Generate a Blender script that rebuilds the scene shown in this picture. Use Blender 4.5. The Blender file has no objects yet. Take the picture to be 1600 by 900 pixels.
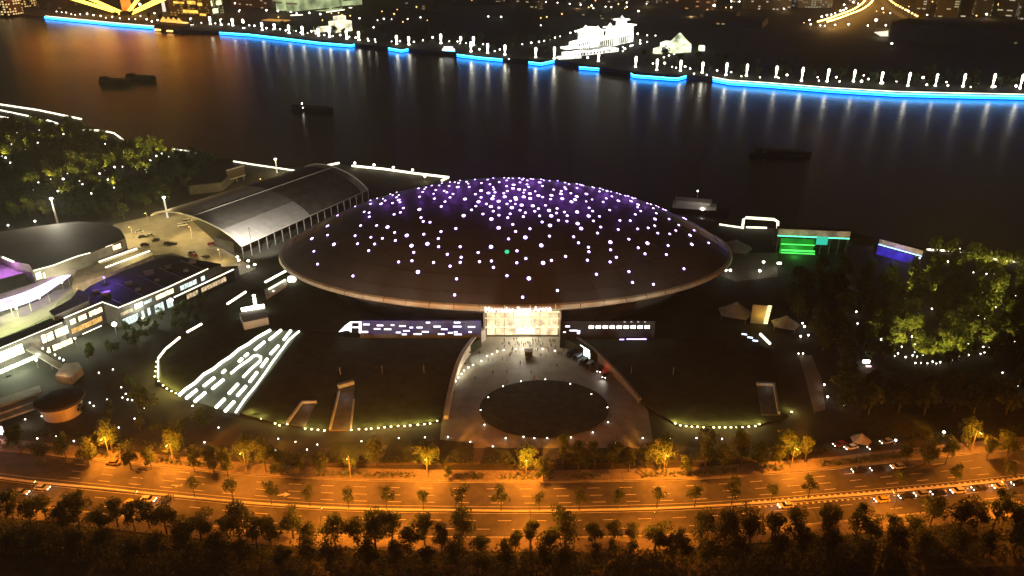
import bpy, bmesh, math, random
from mathutils import Vector, Matrix
from mathutils.geometry import tessellate_polygon
RND = random.Random(11)
SC = bpy.context.scene
COL = SC.collection

# ------------------------------------------------------------------ camera, sky, exposure
CAM_H, PITCH, FPX = 166.0, math.radians(25.5), 1256.0
cam = bpy.data.cameras.new('camera')
cam.sensor_width = 36.0
cam.lens = 36.0 * FPX / 1600.0
cam.clip_start, cam.clip_end = 1.0, 20000.0
camo = bpy.data.objects.new('camera', cam)
COL.objects.link(camo)
camo.location = (0, 0, CAM_H)
camo.rotation_euler = (math.radians(90) - PITCH, 0, 0)
SC.camera = camo

W = bpy.data.worlds.new('World')
SC.world = W
W.use_nodes = True
bg = W.node_tree.nodes['Background']
bg.inputs['Color'].default_value = (0.046, 0.034, 0.021, 1)   # city glow of an overcast night sky
bg.inputs['Strength'].default_value = 0.54

SC.view_settings.view_transform = 'Standard'
SC.view_settings.look = 'None'
SC.view_settings.exposure = 0.0
SC.view_settings.gamma = 1.0
SC.render.filter_size = 1.9
try:
    SC.cycles.use_denoising = True
    SC.cycles.sample_clamp_indirect = 2.0
    SC.cycles.sample_clamp_direct = 12.0
    SC.cycles.max_bounces = 5
    SC.cycles.diffuse_bounces = 2
    SC.cycles.glossy_bounces = 2
    SC.cycles.caustics_reflective = False
    SC.cycles.caustics_refractive = False
except Exception:
    pass

# ------------------------------------------------------------------ surveying: picture rows and columns to places in the world
SP, CP = math.sin(PITCH), math.cos(PITCH)
def ray(px, py):
    r, u = px - 800.0, 450.0 - py
    return Vector((r, FPX * CP + u * SP, -FPX * SP + u * CP)).normalized()
def at(px, py, z=0.0):
    d = ray(px, py)
    t = (z - CAM_H) / d.z
    return Vector((d.x * t, d.y * t, z))
def at_f(px, py, f):
    z = 0.0
    for _ in range(12):
        p = at(px, py, z)
        z = f(p)
    return at(px, py, z)
def mpp(p):
    return (p.y * CP - (p.z - CAM_H) * SP) / FPX
def hgt(px, py_top, base):
    """height of the point of picture row py_top above a base point"""
    d = ray(px, py_top)
    t = base.y / d.y
    return CAM_H + d.z * t - base.z
def on_wall(px, py, A, B):
    """(distance along the wall from A, height) where the sight line meets the vertical wall through A and B"""
    u = Vector((B.x - A.x, B.y - A.y, 0)).normalized()
    n = Vector((u.y, -u.x, 0))
    o = Vector((0, 0, CAM_H))
    d = ray(px, py)
    t = (A - o).dot(n) / d.dot(n)
    p = o + d * t
    return (p - A).dot(u), p.z

UNITS = 'first second third fourth fifth sixth seventh eighth ninth tenth eleventh twelfth thirteenth fourteenth fifteenth sixteenth seventeenth eighteenth nineteenth'.split()
TENS = {2: ('twentieth', 'twenty'), 3: ('thirtieth', 'thirty'), 4: ('fortieth', 'forty'), 5: ('fiftieth', 'fifty'), 6: ('sixtieth', 'sixty'), 7: ('seventieth', 'seventy'), 8: ('eightieth', 'eighty'), 9: ('ninetieth', 'ninety')}
def nth(i):
    i += 1
    if i < 20: return UNITS[i - 1]
    if i > 99: return 'hundredth' if i == 100 else 'hundred-and-' + nth(i - 101)
    t, u = divmod(i, 10)
    return TENS[t][0] if u == 0 else TENS[t][1] + '-' + UNITS[u - 1]

# ------------------------------------------------------------------ materials
MATS = {}
def mat(name, col, rough=0.8, metal=0.0, var=0.25, scale=0.5, bump=0.0, spec=0.3, col2=None, detail=4.0):
    if name in MATS: return MATS[name]
    m = bpy.data.materials.new(name); m.use_nodes = True
    nt = m.node_tree; b = nt.nodes['Principled BSDF']
    b.inputs['Roughness'].default_value = rough; b.inputs['Metallic'].default_value = metal
    b.inputs['Specular IOR Level'].default_value = spec
    tc = nt.nodes.new('ShaderNodeTexCoord'); nz = nt.nodes.new('ShaderNodeTexNoise')
    nz.inputs['Scale'].default_value = scale; nz.inputs['Detail'].default_value = detail
    geo = nt.nodes.new('ShaderNodeNewGeometry')
    nt.links.new(geo.outputs['Position'], nz.inputs['Vector'])
    rp = nt.nodes.new('ShaderNodeValToRGB')
    c2 = col2 or col
    rp.color_ramp.elements[0].position = 0.3; rp.color_ramp.elements[1].position = 0.7
    rp.color_ramp.elements[0].color = (*[max(0, c * (1 - var)) for c in col], 1)
    rp.color_ramp.elements[1].color = (*[min(1, c * (1 + var)) for c in c2], 1)
    nt.links.new(nz.outputs['Fac'], rp.inputs['Fac'])
    nt.links.new(rp.outputs['Color'], b.inputs['Base Color'])
    if bump:
        bp = nt.nodes.new('ShaderNodeBump'); bp.inputs['Strength'].default_value = bump
        nt.links.new(nz.outputs['Fac'], bp.inputs['Height']); nt.links.new(bp.outputs['Normal'], b.inputs['Normal'])
    MATS[name] = m
    return m
def emit(name, col, strength, sampled=True, var=0.0, scale=0.6, base=(0.02, 0.02, 0.02)):
    if name in MATS: return MATS[name]
    m = bpy.data.materials.new(name); m.use_nodes = True
    nt = m.node_tree; b = nt.nodes['Principled BSDF']
    b.inputs['Base Color'].default_value = (*base, 1)
    b.inputs['Emission Color'].default_value = (*col, 1)
    b.inputs['Emission Strength'].default_value = strength
    if var:
        nz = nt.nodes.new('ShaderNodeTexNoise'); nz.inputs['Scale'].default_value = scale; nz.inputs['Detail'].default_value = 3
        geo = nt.nodes.new('ShaderNodeNewGeometry'); nt.links.new(geo.outputs['Position'], nz.inputs['Vector'])
        mr = nt.nodes.new('ShaderNodeMapRange')
        mr.inputs[1].default_value = 0.3; mr.inputs[2].default_value = 0.7
        mr.inputs[3].default_value = strength * (1 - var); mr.inputs[4].default_value = strength * (1 + var)
        nt.links.new(nz.outputs['Fac'], mr.inputs[0]); nt.links.new(mr.outputs[0], b.inputs['Emission Strength'])
    try: m.cycles.emission_sampling = 'FRONT' if sampled else 'NONE'
    except Exception: pass
    MATS[name] = m
    return m
def leafmat(name, col, var=0.45):
    m = bpy.data.materials.new(name); m.use_nodes = True
    nt = m.node_tree; b = nt.nodes['Principled BSDF']
    b.inputs['Roughness'].default_value = 0.6; b.inputs['Specular IOR Level'].default_value = 0.25
    geo = nt.nodes.new('ShaderNodeNewGeometry')
    nz = nt.nodes.new('ShaderNodeTexNoise'); nz.inputs['Scale'].default_value = 0.7
    nt.links.new(geo.outputs['Position'], nz.inputs['Vector'])
    ad = nt.nodes.new('ShaderNodeMath'); ad.operation = 'ADD'
    oi = nt.nodes.new('ShaderNodeObjectInfo')
    mu = nt.nodes.new('ShaderNodeMath'); mu.operation = 'MULTIPLY'; mu.inputs[1].default_value = 0.35
    nt.links.new(oi.outputs['Random'], mu.inputs[0]); nt.links.new(mu.outputs[0], ad.inputs[0]); nt.links.new(nz.outputs['Fac'], ad.inputs[1])
    rp = nt.nodes.new('ShaderNodeValToRGB')
    rp.color_ramp.elements[0].position = 0.35; rp.color_ramp.elements[1].position = 0.95
    rp.color_ramp.elements[0].color = (*[c * (1 - var) for c in col], 1); rp.color_ramp.elements[1].color = (*[c * (1 + var) for c in col], 1)
    nt.links.new(ad.outputs[0], rp.inputs['Fac']); nt.links.new(rp.outputs['Color'], b.inputs['Base Color'])
    tr = nt.nodes.new('ShaderNodeBsdfTranslucent'); nt.links.new(rp.outputs['Color'], tr.inputs['Color'])
    mx = nt.nodes.new('ShaderNodeMixShader'); mx.inputs['Fac'].default_value = 0.45
    out = nt.nodes['Material Output']
    nt.links.new(b.outputs[0], mx.inputs[1]); nt.links.new(tr.outputs[0], mx.inputs[2]); nt.links.new(mx.outputs[0], out.inputs['Surface'])
    return m
def windowmat(name, wall, lit, strength, sx, sz, frac):
    """far facade: a grid of windows, some of them lit (too far away to tell apart)"""
    m = bpy.data.materials.new(name); m.use_nodes = True
    nt = m.node_tree; b = nt.nodes['Principled BSDF']; L = nt.links.new
    b.inputs['Base Color'].default_value = (*wall, 1); b.inputs['Roughness'].default_value = 0.8
    geo = nt.nodes.new('ShaderNodeNewGeometry'); sep = nt.nodes.new('ShaderNodeSeparateXYZ'); L(geo.outputs['Position'], sep.inputs[0])
    def M(op, a, bb=None):
        n = nt.nodes.new('ShaderNodeMath'); n.operation = op
        for i, v in enumerate((a, bb)):
            if v is None: continue
            if isinstance(v, (int, float)): n.inputs[i].default_value = v
            else: L(v, n.inputs[i])
        return n.outputs[0]
    h = M('ADD', sep.outputs[0], M('MULTIPLY', sep.outputs[1], 0.73))
    u = M('DIVIDE', h, sx); v = M('DIVIDE', sep.outputs[2], sz)
    fu, fv = M('FRACT', u), M('FRACT', v)
    mask = M('MULTIPLY', M('LESS_THAN', fu, 0.6), M('LESS_THAN', fv, 0.5))
    cell = nt.nodes.new('ShaderNodeCombineXYZ'); L(M('FLOOR', u), cell.inputs[0]); L(M('FLOOR', v), cell.inputs[1])
    wn = nt.nodes.new('ShaderNodeTexWhiteNoise'); wn.noise_dimensions = '3D'; L(cell.outputs[0], wn.inputs['Vector'])
    on = M('LESS_THAN', wn.outputs['Value'], frac)
    nrm = nt.nodes.new('ShaderNodeSeparateXYZ'); L(geo.outputs['Normal'], nrm.inputs[0])
    side = M('LESS_THAN', M('ABSOLUTE', nrm.outputs[2]), 0.5)
    e = M('MULTIPLY', M('MULTIPLY', mask, on), M('MULTIPLY', side, strength))
    L(e, b.inputs['Emission Strength']); b.inputs['Emission Color'].default_value = (*lit, 1)
    try: m.cycles.emission_sampling = 'NONE'
    except Exception: pass
    return m

M_ground = mat('dark soil and paving', (0.036, 0.035, 0.026), 0.9, var=0.4, scale=0.08)
M_lawn = mat('lawn', (0.024, 0.03, 0.012), 0.95, var=0.5, scale=0.4, bump=0.4)
M_lawn2 = mat('podium lawn', (0.022, 0.028, 0.011), 0.95, var=0.5, scale=0.25, bump=0.3)
M_asphalt = mat('asphalt', (0.075, 0.072, 0.068), 0.75, var=0.3, scale=0.35, detail=8)
M_paint = mat('road paint', (0.75, 0.73, 0.68), 0.6, var=0.25, scale=1.5)
M_pave = mat('sidewalk paving', (0.17, 0.15, 0.125), 0.85, var=0.25, scale=0.8, detail=8)
M_plaza = mat('plaza stone', (0.25, 0.225, 0.18), 0.6, var=0.2, scale=0.22, detail=8)
M_conc = mat('concrete', (0.32, 0.3, 0.26), 0.85, var=0.2, scale=0.4)
M_pale = mat('pale cladding', (0.55, 0.51, 0.43), 0.6, var=0.12, scale=0.3)
M_dark = mat('dark roof felt', (0.05, 0.047, 0.045), 0.85, var=0.3, scale=0.2)
M_darkwall = mat('dark wall', (0.09, 0.08, 0.07), 0.7, var=0.3, scale=0.3)
M_metal = mat('grey metal', (0.35, 0.34, 0.32), 0.4, 0.6, var=0.15, scale=0.5)
M_pole = mat('pole paint', (0.4, 0.38, 0.34), 0.5, 0.3, var=0.1)
M_glass = mat('dark glass', (0.02, 0.022, 0.025), 0.08, var=0.1, spec=0.8)
M_tyre = mat('tyre rubber', (0.02, 0.02, 0.02), 0.9, var=0.2)
M_bark = mat('bark', (0.09, 0.07, 0.05), 0.9, var=0.3, scale=2)
M_dome = mat('dome panels', (0.13, 0.123, 0.128), 0.42, 0.25, var=0.12, scale=0.06, detail=6)
M_rim = mat('rim cladding', (0.62, 0.55, 0.42), 0.5, 0.1, var=0.15, scale=0.2, detail=8)
M_vault = mat('vault sheeting', (0.42, 0.40, 0.37), 0.55, 0.2, var=0.1, scale=0.3)
M_vault2 = mat('vault dark glazing', (0.09, 0.08, 0.065), 0.4, 0.1, var=0.4, scale=0.15)
M_hull = mat('hull paint', (0.025, 0.02, 0.02), 0.6, var=0.3)
M_white = mat('white paint', (0.75, 0.73, 0.68), 0.5, var=0.08)
M_leaf = [leafmat('leaves deep', (0.05, 0.075, 0.018)), leafmat('leaves light', (0.08, 0.11, 0.026))]
E_white = emit('white light', (1, 0.95, 0.78), 9)
E_whiteN = emit('white light small', (1, 0.95, 0.8), 9, False)
E_warm = emit('warm light', (1, 0.78, 0.42), 5)
E_post = emit('light column glow', (1, 0.95, 0.76), 10)
E_led = emit('white led line', (1, 0.94, 0.68), 2.6)
E_cyan = emit('cyan led', (0.07, 0.6, 1.0), 8)
E_blue = emit('blue led', (0.004, 0.09, 1.0), 24)
E_sod = emit('sodium lamp', (1, 0.62, 0.16), 40, False)
E_uplight = emit('uplight lens', (1, 0.86, 0.42), 10, False)
E_head = emit('headlight', (1, 0.93, 0.8), 18, False)
E_tail = emit('tail light', (1, 0.05, 0.03), 5, False)
SODIUM = (1.0, 0.40, 0.045)
GREENISH = (1.0, 0.86, 0.22)

# ------------------------------------------------------------------ mesh builders
def wloc(o):
    v = Vector((0, 0, 0))
    while o is not None:
        v += o.location; o = o.parent
    return v
class MB:
    def __init__(s): s.v = []; s.f = []; s.m = []; s.mi = 0
    def add(s, vs, fs):
        k = len(s.v); s.v += [tuple(p) for p in vs]
        for f in fs: s.f.append(tuple(i + k for i in f)); s.m.append(s.mi)
        return s
    def obox(s, A, B, w, z0, z1):
        """box along the line A-B, w wide"""
        d = Vector((B[0] - A[0], B[1] - A[1], 0)); d.normalize(); n = Vector((-d.y, d.x, 0)) * (w / 2)
        c = [Vector((A[0], A[1], 0)) - n, Vector((B[0], B[1], 0)) - n, Vector((B[0], B[1], 0)) + n, Vector((A[0], A[1], 0)) + n]
        vs = [(p.x, p.y, z0) for p in c] + [(p.x, p.y, z1) for p in c]
        return s.add(vs, [(3, 2, 1, 0), (4, 5, 6, 7), (0, 1, 5, 4), (1, 2, 6, 5), (2, 3, 7, 6), (3, 0, 4, 7)])
    def box(s, c, d):
        x, y, z = c; a, b, h = d[0] / 2, d[1] / 2, d[2] / 2
        return s.obox((x - a, y), (x + a, y), 2 * b, z - h, z + h)
    def prism(s, poly, z0, z1):
        """poly: 2d or 3d points (3d: their own z is the top unless z1 is given)"""
        n = len(poly)
        P = [Vector((p[0], p[1], 0)) for p in poly]
        area = sum(P[i].x * P[(i + 1) % n].y - P[(i + 1) % n].x * P[i].y for i in range(n))
        Q = list(poly) if area > 0 else list(reversed(poly))
        top = [(p[0], p[1], z1 if z1 is not None else p[2]) for p in Q]
        bot = [(p[0], p[1], z0) for p in Q]
        tri = tessellate_polygon([[Vector((p[0], p[1], 0)) for p in Q]])
        fs = []
        for t in tri:
            a, b, c = (Vector((Q[i][0], Q[i][1])) for i in t)
            if (b - a).cross(c - a) < 0: t = (t[0], t[2], t[1])
            fs.append(tuple(t)); fs.append(tuple(i + n for i in reversed(t)))
        for i in range(n): fs.append((i + n, (i + 1) % n + n, (i + 1) % n, i))
        return s.add(top + bot, fs)
    def tube(s, pts, r, n=8, cap=True):
        pts = [Vector(p) for p in pts]; rs = r if isinstance(r, (list, tuple)) else [r] * len(pts)
        vs = []; fs = []
        for i, p in enumerate(pts):
            t = (pts[min(i + 1, len(pts) - 1)] - pts[max(i - 1, 0)]).normalized()
            a = Vector((0, 0, 1)) if abs(t.z) < 0.9 else Vector((1, 0, 0))
            u = t.cross(a).normalized(); w = u.cross(t)
            for k in range(n):
                an = 2 * math.pi * k / n
                vs.append(p + (u * math.cos(an) + w * math.sin(an)) * rs[i])
        for i in range(len(pts) - 1):
            for k in range(n):
                a, b = i * n + k, i * n + (k + 1) % n
                fs.append((a, b, b + n, a + n))
        if cap: fs += [tuple(reversed(range(n))), tuple(range((len(pts) - 1) * n, len(pts) * n))]
        return s.add(vs, fs)
    def lathe(s, prof, c=(0, 0, 0), n=10, sx=1.0, sy=1.0):
        vs = []; fs = []
        for r, z in prof:
            for k in range(n):
                an = 2 * math.pi * k / n
                vs.append((c[0] + r * sx * math.cos(an), c[1] + r * sy * math.sin(an), c[2] + z))
        for i in range(len(prof) - 1):
            for k in range(n):
                a, b = i * n + k, i * n + (k + 1) % n
                fs.append((a, b, b + n, a + n))
        fs += [tuple(reversed(range(n))), tuple(range((len(prof) - 1) * n, len(prof) * n))]
        return s.add(vs, fs)
    def ribbon(s, pts, w, z0, z1):
        for a, b in zip(pts[:-1], pts[1:]): s.obox(a, b, w, z0, z1)
        return s
    def band(s, A, B, z, ):
        """flat sheet between two polylines of equal length"""
        n = len(A)
        vs = [(p[0], p[1], z) for p in A] + [(p[0], p[1], z) for p in B]
        fs = []
        for i in range(n - 1):
            f = (i, i + 1, n + i + 1, n + i)
            a, b, c = (Vector(vs[j][:2]) for j in f[:3])
            fs.append(f if (b - a).cross(c - a) > 0 else tuple(reversed(f)))
        return s.add(vs, fs)
    def mesh(s, name, mats, off=Vector((0, 0, 0)), smooth=False):
        me = bpy.data.meshes.new(name)
        me.from_pydata([(p[0] - off[0], p[1] - off[1], p[2] - off[2]) for p in s.v], [], s.f)
        for m in (mats if isinstance(mats, (list, tuple)) else [mats]): me.materials.append(m)
        if len(me.materials) > 1: me.polygons.foreach_set('material_index', s.m)
        if smooth: me.polygons.foreach_set('use_smooth', [True] * len(me.polygons))
        me.update()
        return me
    def build(s, name, mats, parent=None, smooth=False, origin=None):
        off = Vector(origin) if origin is not None else (wloc(parent) if parent is not None else Vector((0, 0, 0)))
        o = bpy.data.objects.new(name, s.mesh(name, mats, off, smooth))
        COL.objects.link(o)
        if parent is not None:
            o.parent = parent
            if origin is not None: o.location = Vector(origin) - wloc(parent)
        elif origin is not None: o.location = origin
        return o
def tag(o, label, cat, group=None, kind=None):
    if label: o['label'] = label
    if cat: o['category'] = cat
    if group: o['group'] = group
    if kind: o['kind'] = kind
    return o
def T(name, label, cat, loc=(0, 0, 0), group=None, rz=0.0):
    o = bpy.data.objects.new(name, None); o.empty_display_size = 0.5
    COL.objects.link(o); o.location = loc; o.rotation_euler.z = rz
    return tag(o, label, cat, group)
def S(name, mb, m, smooth=False):
    o = mb.build(name, m, None, smooth); o['kind'] = 'structure'
    return o
def part(name, me, parent, loc=(0, 0, 0), rz=0.0, scale=None):
    o = bpy.data.objects.new(name, me); COL.objects.link(o)
    o.parent = parent; o.location = loc; o.rotation_euler.z = rz
    if scale is not None: o.scale = scale
    return o
def copy_tree(o, parent=None):
    c = o.copy(); COL.objects.link(c); c.parent = parent
    for ch in list(o.children): copy_tree(ch, c)
    return c
def lamp(parent, loc, power, col, radius=0.3, spot=None, aim=None, blend=0.6, world=True):
    l = bpy.data.lights.new('lamp_light', 'SPOT' if spot else 'POINT')
    l.energy = power; l.color = col; l.shadow_soft_size = radius
    if spot: l.spot_size = math.radians(spot); l.spot_blend = blend
    o = bpy.data.objects.new('lamp_light', l); COL.objects.link(o)
    o.parent = parent
    p = Vector(loc)
    o.location = p - wloc(parent) if (parent is not None and world) else p
    if spot:
        d = (Vector(aim) - p).normalized() if aim is not None else Vector((0, 0, -1))
        o.rotation_euler = d.to_track_quat('-Z', 'Y').to_euler()
    return o
def smooth(pts, n=4):
    """Catmull-Rom through world points"""
    out = []
    for i in range(len(pts) - 1):
        p0, p1, p2, p3 = pts[max(i - 1, 0)], pts[i], pts[i + 1], pts[min(i + 2, len(pts) - 1)]
        for k in range(n):
            t = k / n
            out.append(0.5 * ((2 * p1) + (p2 - p0) * t + (2 * p0 - 5 * p1 + 4 * p2 - p3) * t * t + (3 * p1 - p0 - 3 * p2 + p3) * t ** 3))
    out.append(pts[-1])
    return out

# ------------------------------------------------------------------ the setting
bank_px = [(-500, 60), (0, 163), (127, 188), (130, 203), (190, 216), (300, 240), (370, 250), (440, 262), (530, 256), (700, 278), (725, 300), (1060, 335), (1150, 353), (1210, 357), (1330, 362), (1440, 392), (1520, 398), (1600, 409), (2100, 480)]
bank = [at(*p) for p in bank_px]
far_px = [(-500, -26), (0, 19), (70, 25), (150, 31), (240, 39), (290, 48), (345, 49), (450, 58), (560, 69), (640, 76), (715, 83), (790, 91), (870, 94), (985, 112), (1110, 120), (1200, 129), (1400, 143), (1600, 148), (2100, 174)]
farb = [at(*p) for p in far_px]
mb = MB(); mb.prism([(-900, -200), (1200, -200), (1200, bank[-1].y)] + [(p.x, p.y) for p in reversed(bank)] + [(-900, bank[0].y)], -9, 0)
S('ground', mb, M_ground)
mb = MB(); mb.prism([(p.x, p.y) for p in farb] + [(6000, farb[-1].y + 500), (6000, 9000), (-6000, 9000), (-6000, farb[0].y + 300)], -9, 0)
S('far_shore_ground', mb, M_ground)

m = bpy.data.materials.new('river water'); m.use_nodes = True
nt = m.node_tree; b = nt.nodes['Principled BSDF']
b.inputs['Base Color'].default_value = (0.03, 0.023, 0.016, 1); b.inputs['Roughness'].default_value = 0.22; b.inputs['IOR'].default_value = 1.33
geo = nt.nodes.new('ShaderNodeNewGeometry')
n1 = nt.nodes.new('ShaderNodeTexNoise'); n1.inputs['Scale'].default_value = 0.16; n1.inputs['Detail'].default_value = 5
n2 = nt.nodes.new('ShaderNodeTexNoise'); n2.inputs['Scale'].default_value = 0.012; n2.inputs['Detail'].default_value = 3
bp = nt.nodes.new('ShaderNodeBump'); bp.inputs['Strength'].default_value = 0.22; bp.inputs['Distance'].default_value = 1.0
mr = nt.nodes.new('ShaderNodeMapRange'); mr.inputs[3].default_value = 0.2; mr.inputs[4].default_value = 0.29
nt.links.new(geo.outputs['Position'], n1.inputs['Vector']); nt.links.new(geo.outputs['Position'], n2.inputs['Vector'])
nt.links.new(n1.outputs['Fac'], bp.inputs['Height']); nt.links.new(bp.outputs['Normal'], b.inputs['Normal'])
nt.links.new(n2.outputs['Fac'], mr.inputs[0]); nt.links.new(mr.outputs[0], b.inputs['Roughness'])
mb = MB(); mb.add([(-5000, -100, -4), (6000, -100, -4), (6000, 3500, -4), (-5000, 3500, -4)], [(0, 1, 2, 3)])
S('river_water', mb, m)

# --- the avenue
far_kerb = smooth([at(*p) for p in [(-500, 655), (-200, 690), (0, 703), (90, 711), (170, 720), (300, 733), (400, 742), (545, 749), (700, 752), (830, 753), (950, 751), (1080, 748), (1200, 740), (1310, 731), (1420, 718), (1600, 700), (2100, 650)]], 5)
med = smooth([at(*p) for p in [(-500, 660), (-200, 715), (0, 747), (90, 757), (170, 765), (300, 778), (400, 787), (545, 795), (700, 798), (830, 799), (950, 797), (1080, 793), (1200, 785), (1310, 776), (1420, 766), (1600, 748), (2100, 690)]], 5)
near_kerb = smooth([at(*p) for p in [(-500, 690), (-200, 750), (0, 785), (90, 796), (170, 805), (300, 819), (400, 829), (545, 837), (700, 840), (830, 841), (950, 840), (1080, 835), (1200, 826), (1310, 816), (1420, 805), (1600, 785), (2100, 725)]], 5)
def lerpline(A, B, t): return [a + (b - a) * t for a, b in zip(A, B)]
def offset(line, d):
    out = []
    for i, p in enumerate(line):
        t = (line[min(i + 1, len(line) - 1)] - line[max(i - 1, 0)]).normalized()
        out.append(p + Vector((-t.y, t.x, 0)) * d)
    return out
mb = MB(); mb.band(far_kerb, near_kerb, 0.012)
road = S('road', mb, M_asphalt)
mb = MB().band(offset(far_kerb, 0.05), offset(far_kerb, 5.6), 0.14); S('sidewalk', mb, M_pave)
mb = MB().band(offset(near_kerb, -0.05), offset(near_kerb, -5.5), 0.14); S('sidewalk', mb, M_pave)
mb = MB(); mb.ribbon(far_kerb, 0.35, 0, 0.17); S('kerb', mb, M_conc)
mb = MB(); mb.ribbon(near_kerb, 0.35, 0, 0.17); S('kerb', mb, M_conc)
# median: low planted strip between two white kerbs
mb = MB(); mb.ribbon(med, 0.55, 0.0, 0.4); S('median_kerb', mb, M_white)
def along(line):
    L = [0.0]
    for a, b in zip(line[:-1], line[1:]): L.append(L[-1] + (b - a).length)
    return L
def point_at(line, L, s):
    for i in range(len(line) - 1):
        if L[i + 1] >= s:
            t = (s - L[i]) / max(1e-6, L[i + 1] - L[i]); return line[i] + (line[i + 1] - line[i]) * t, (line[i + 1] - line[i]).normalized()
    return line[-1], (line[-1] - line[-2]).normalized()
dash_me = MB().add([(-2, -.09, 0), (2, -.09, 0), (2, .09, 0), (-2, .09, 0)], [(0, 1, 2, 3)]).mesh('lane_dash', M_paint)
for A, B, ts in ((far_kerb, med, (0.25, 0.5, 0.73)), (med, near_kerb, (0.36, 0.68))):
    for t in ts:
        ln = lerpline(A, B, t); L = along(ln); s = 20 + 3 * t
        while s < L[-1] - 10:
            p, d = point_at(ln, L, s)
            if -150 < p.x < 160: part('lane_dash', dash_me, road, (p.x, p.y, 0.018), math.atan2(d.y, d.x))
            s += 10.5
mb = MB()
for ln, w in ((offset(far_kerb, -0.5), .16), (offset(med, 2.0), .14), (offset(med, -1.0), .16), (offset(near_kerb, 0.5), .16)):
    mb.band(offset(ln, w / 2), offset(ln, -w / 2), 0.018)
mb.build('edge_line', M_paint, road)
# short slow-down bars painted beside the median towards the right end
bar_me = MB().add([(-.32, -.3, 0), (.32, -.3, 0), (.32, .3, 0), (-.32, .3, 0)], [(0, 1, 2, 3)])
mb = MB()
for off in (0.95, -1.7):
    ln = offset(med, off); L = along(ln); s = 0
    while s < L[-1]:
        p, d = point_at(ln, L, s)
        if 74 < p.x < 190:
            n = Vector((-d.y, d.x, 0)); q = [p - d * .36 - n * .3, p + d * .36 - n * .3, p + d * .36 + n * .3, p - d * .36 + n * .3]
            mb.add([(v.x, v.y, 0.022) for v in q], [(0, 1, 2, 3)])
        s += 1.9
o = mb.build('slow_down_bars', M_paint, road); o['kind'] = 'stuff'
# crossing bars and turn arrow at the left end
for a, b_ in (((279, 737), (296, 739)), ((275, 748), (291, 749)), ((268, 758), (284, 759)), ((274, 761), (285, 757))):
    mb = MB(); P, Q = at(*a), at(*b_); mb.obox(P, Q, 0.4, 0.014, 0.02); mb.build('painted_bar', M_paint, road)
mb = MB(); mb.prism([at(433, 773), at(445, 771), at(445, 769), at(454, 772.5), at(444, 776), at(444, 774), at(433, 774.5)], 0.014, 0.021); mb.build('turn_arrow', M_paint, road)

# --- squares, paths, car park
mb = MB(); mb.prism([at(*p) for p in [(755, 526), (720, 556), (704, 590), (692, 640), (686, 700), (1022, 700), (1012, 640), (985, 600), (950, 562), (905, 535), (880, 526)]], -1, 0.02)
S('plaza_paving', mb, M_plaza)
mb = MB(); cx, cy = at(850, 640).x, at(850, 640).y
ov = [at(850 + 101 * math.cos(a), 640 + 45 * math.sin(a)) for a in [2 * math.pi * k / 40 for k in range(40)]]
mb.prism(ov, -0.5, 0.35); S('oval_lawn', mb, M_lawn)
mb = MB(); mb.prism([at(*p) for p in [(120, 398), (150, 365), (180, 350), (270, 330), (330, 325), (440, 285), (480, 268), (500, 266), (380, 330), (300, 345), (350, 390), (400, 420), (375, 430), (330, 415), (270, 395), (200, 405)]], -1, 0.02)
S('car_park_paving', mb, M_plaza)
mb = MB(); mb.prism([at(*p) for p in [(1248, 555), (1268, 555), (1283, 590), (1290, 640), (1272, 645), (1262, 605)]], -1, 0.016); S('footpath', mb, M_pave)
mb = MB(); mb.prism([at(*p) for p in [(1130, 395), (1215, 395), (1215, 432), (1150, 440), (1125, 430)]], -1, 0.016); S('service_yard_paving', mb, M_pave)
mb = MB(); mb.prism([at(*p) for p in [(500, 700), (690, 692), (1015, 692), (1100, 700), (1100, 722), (500, 728)]], -1, 0.012); S('forecourt_paving', mb, mat('dark forecourt paving', (.075, .068, .058), .85, var=.3, scale=.4))
for q in ([(608, 688), (664, 686), (655, 722), (598, 724)], [(684, 688), (740, 694), (736, 724), (672, 724)], [(760, 700), (812, 703), (812, 726), (752, 726)], [(520, 694), (588, 692), (578, 722), (508, 724)], [(905, 704), (975, 702), (980, 724), (905, 726)]):
    mb = MB(); mb.prism([at(*v) for v in q], -.5, .4); S('lawn_plot', mb, M_lawn)
mb = MB(); mb.prism([at(*p) for p in [(905, 846), (1012, 846), (1015, 882), (900, 886)]], -1, 0.15); S('entrance_paving', mb, M_pave)
mb = MB(); mb.band([at(-300, 868), at(300, 874), at(800, 884), at(1200, 868), at(1900, 825)], [at(-300, 905), at(300, 908), at(800, 915), at(1200, 900), at(1900, 870)], 0.01); S('service_road', mb, M_asphalt)

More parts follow.
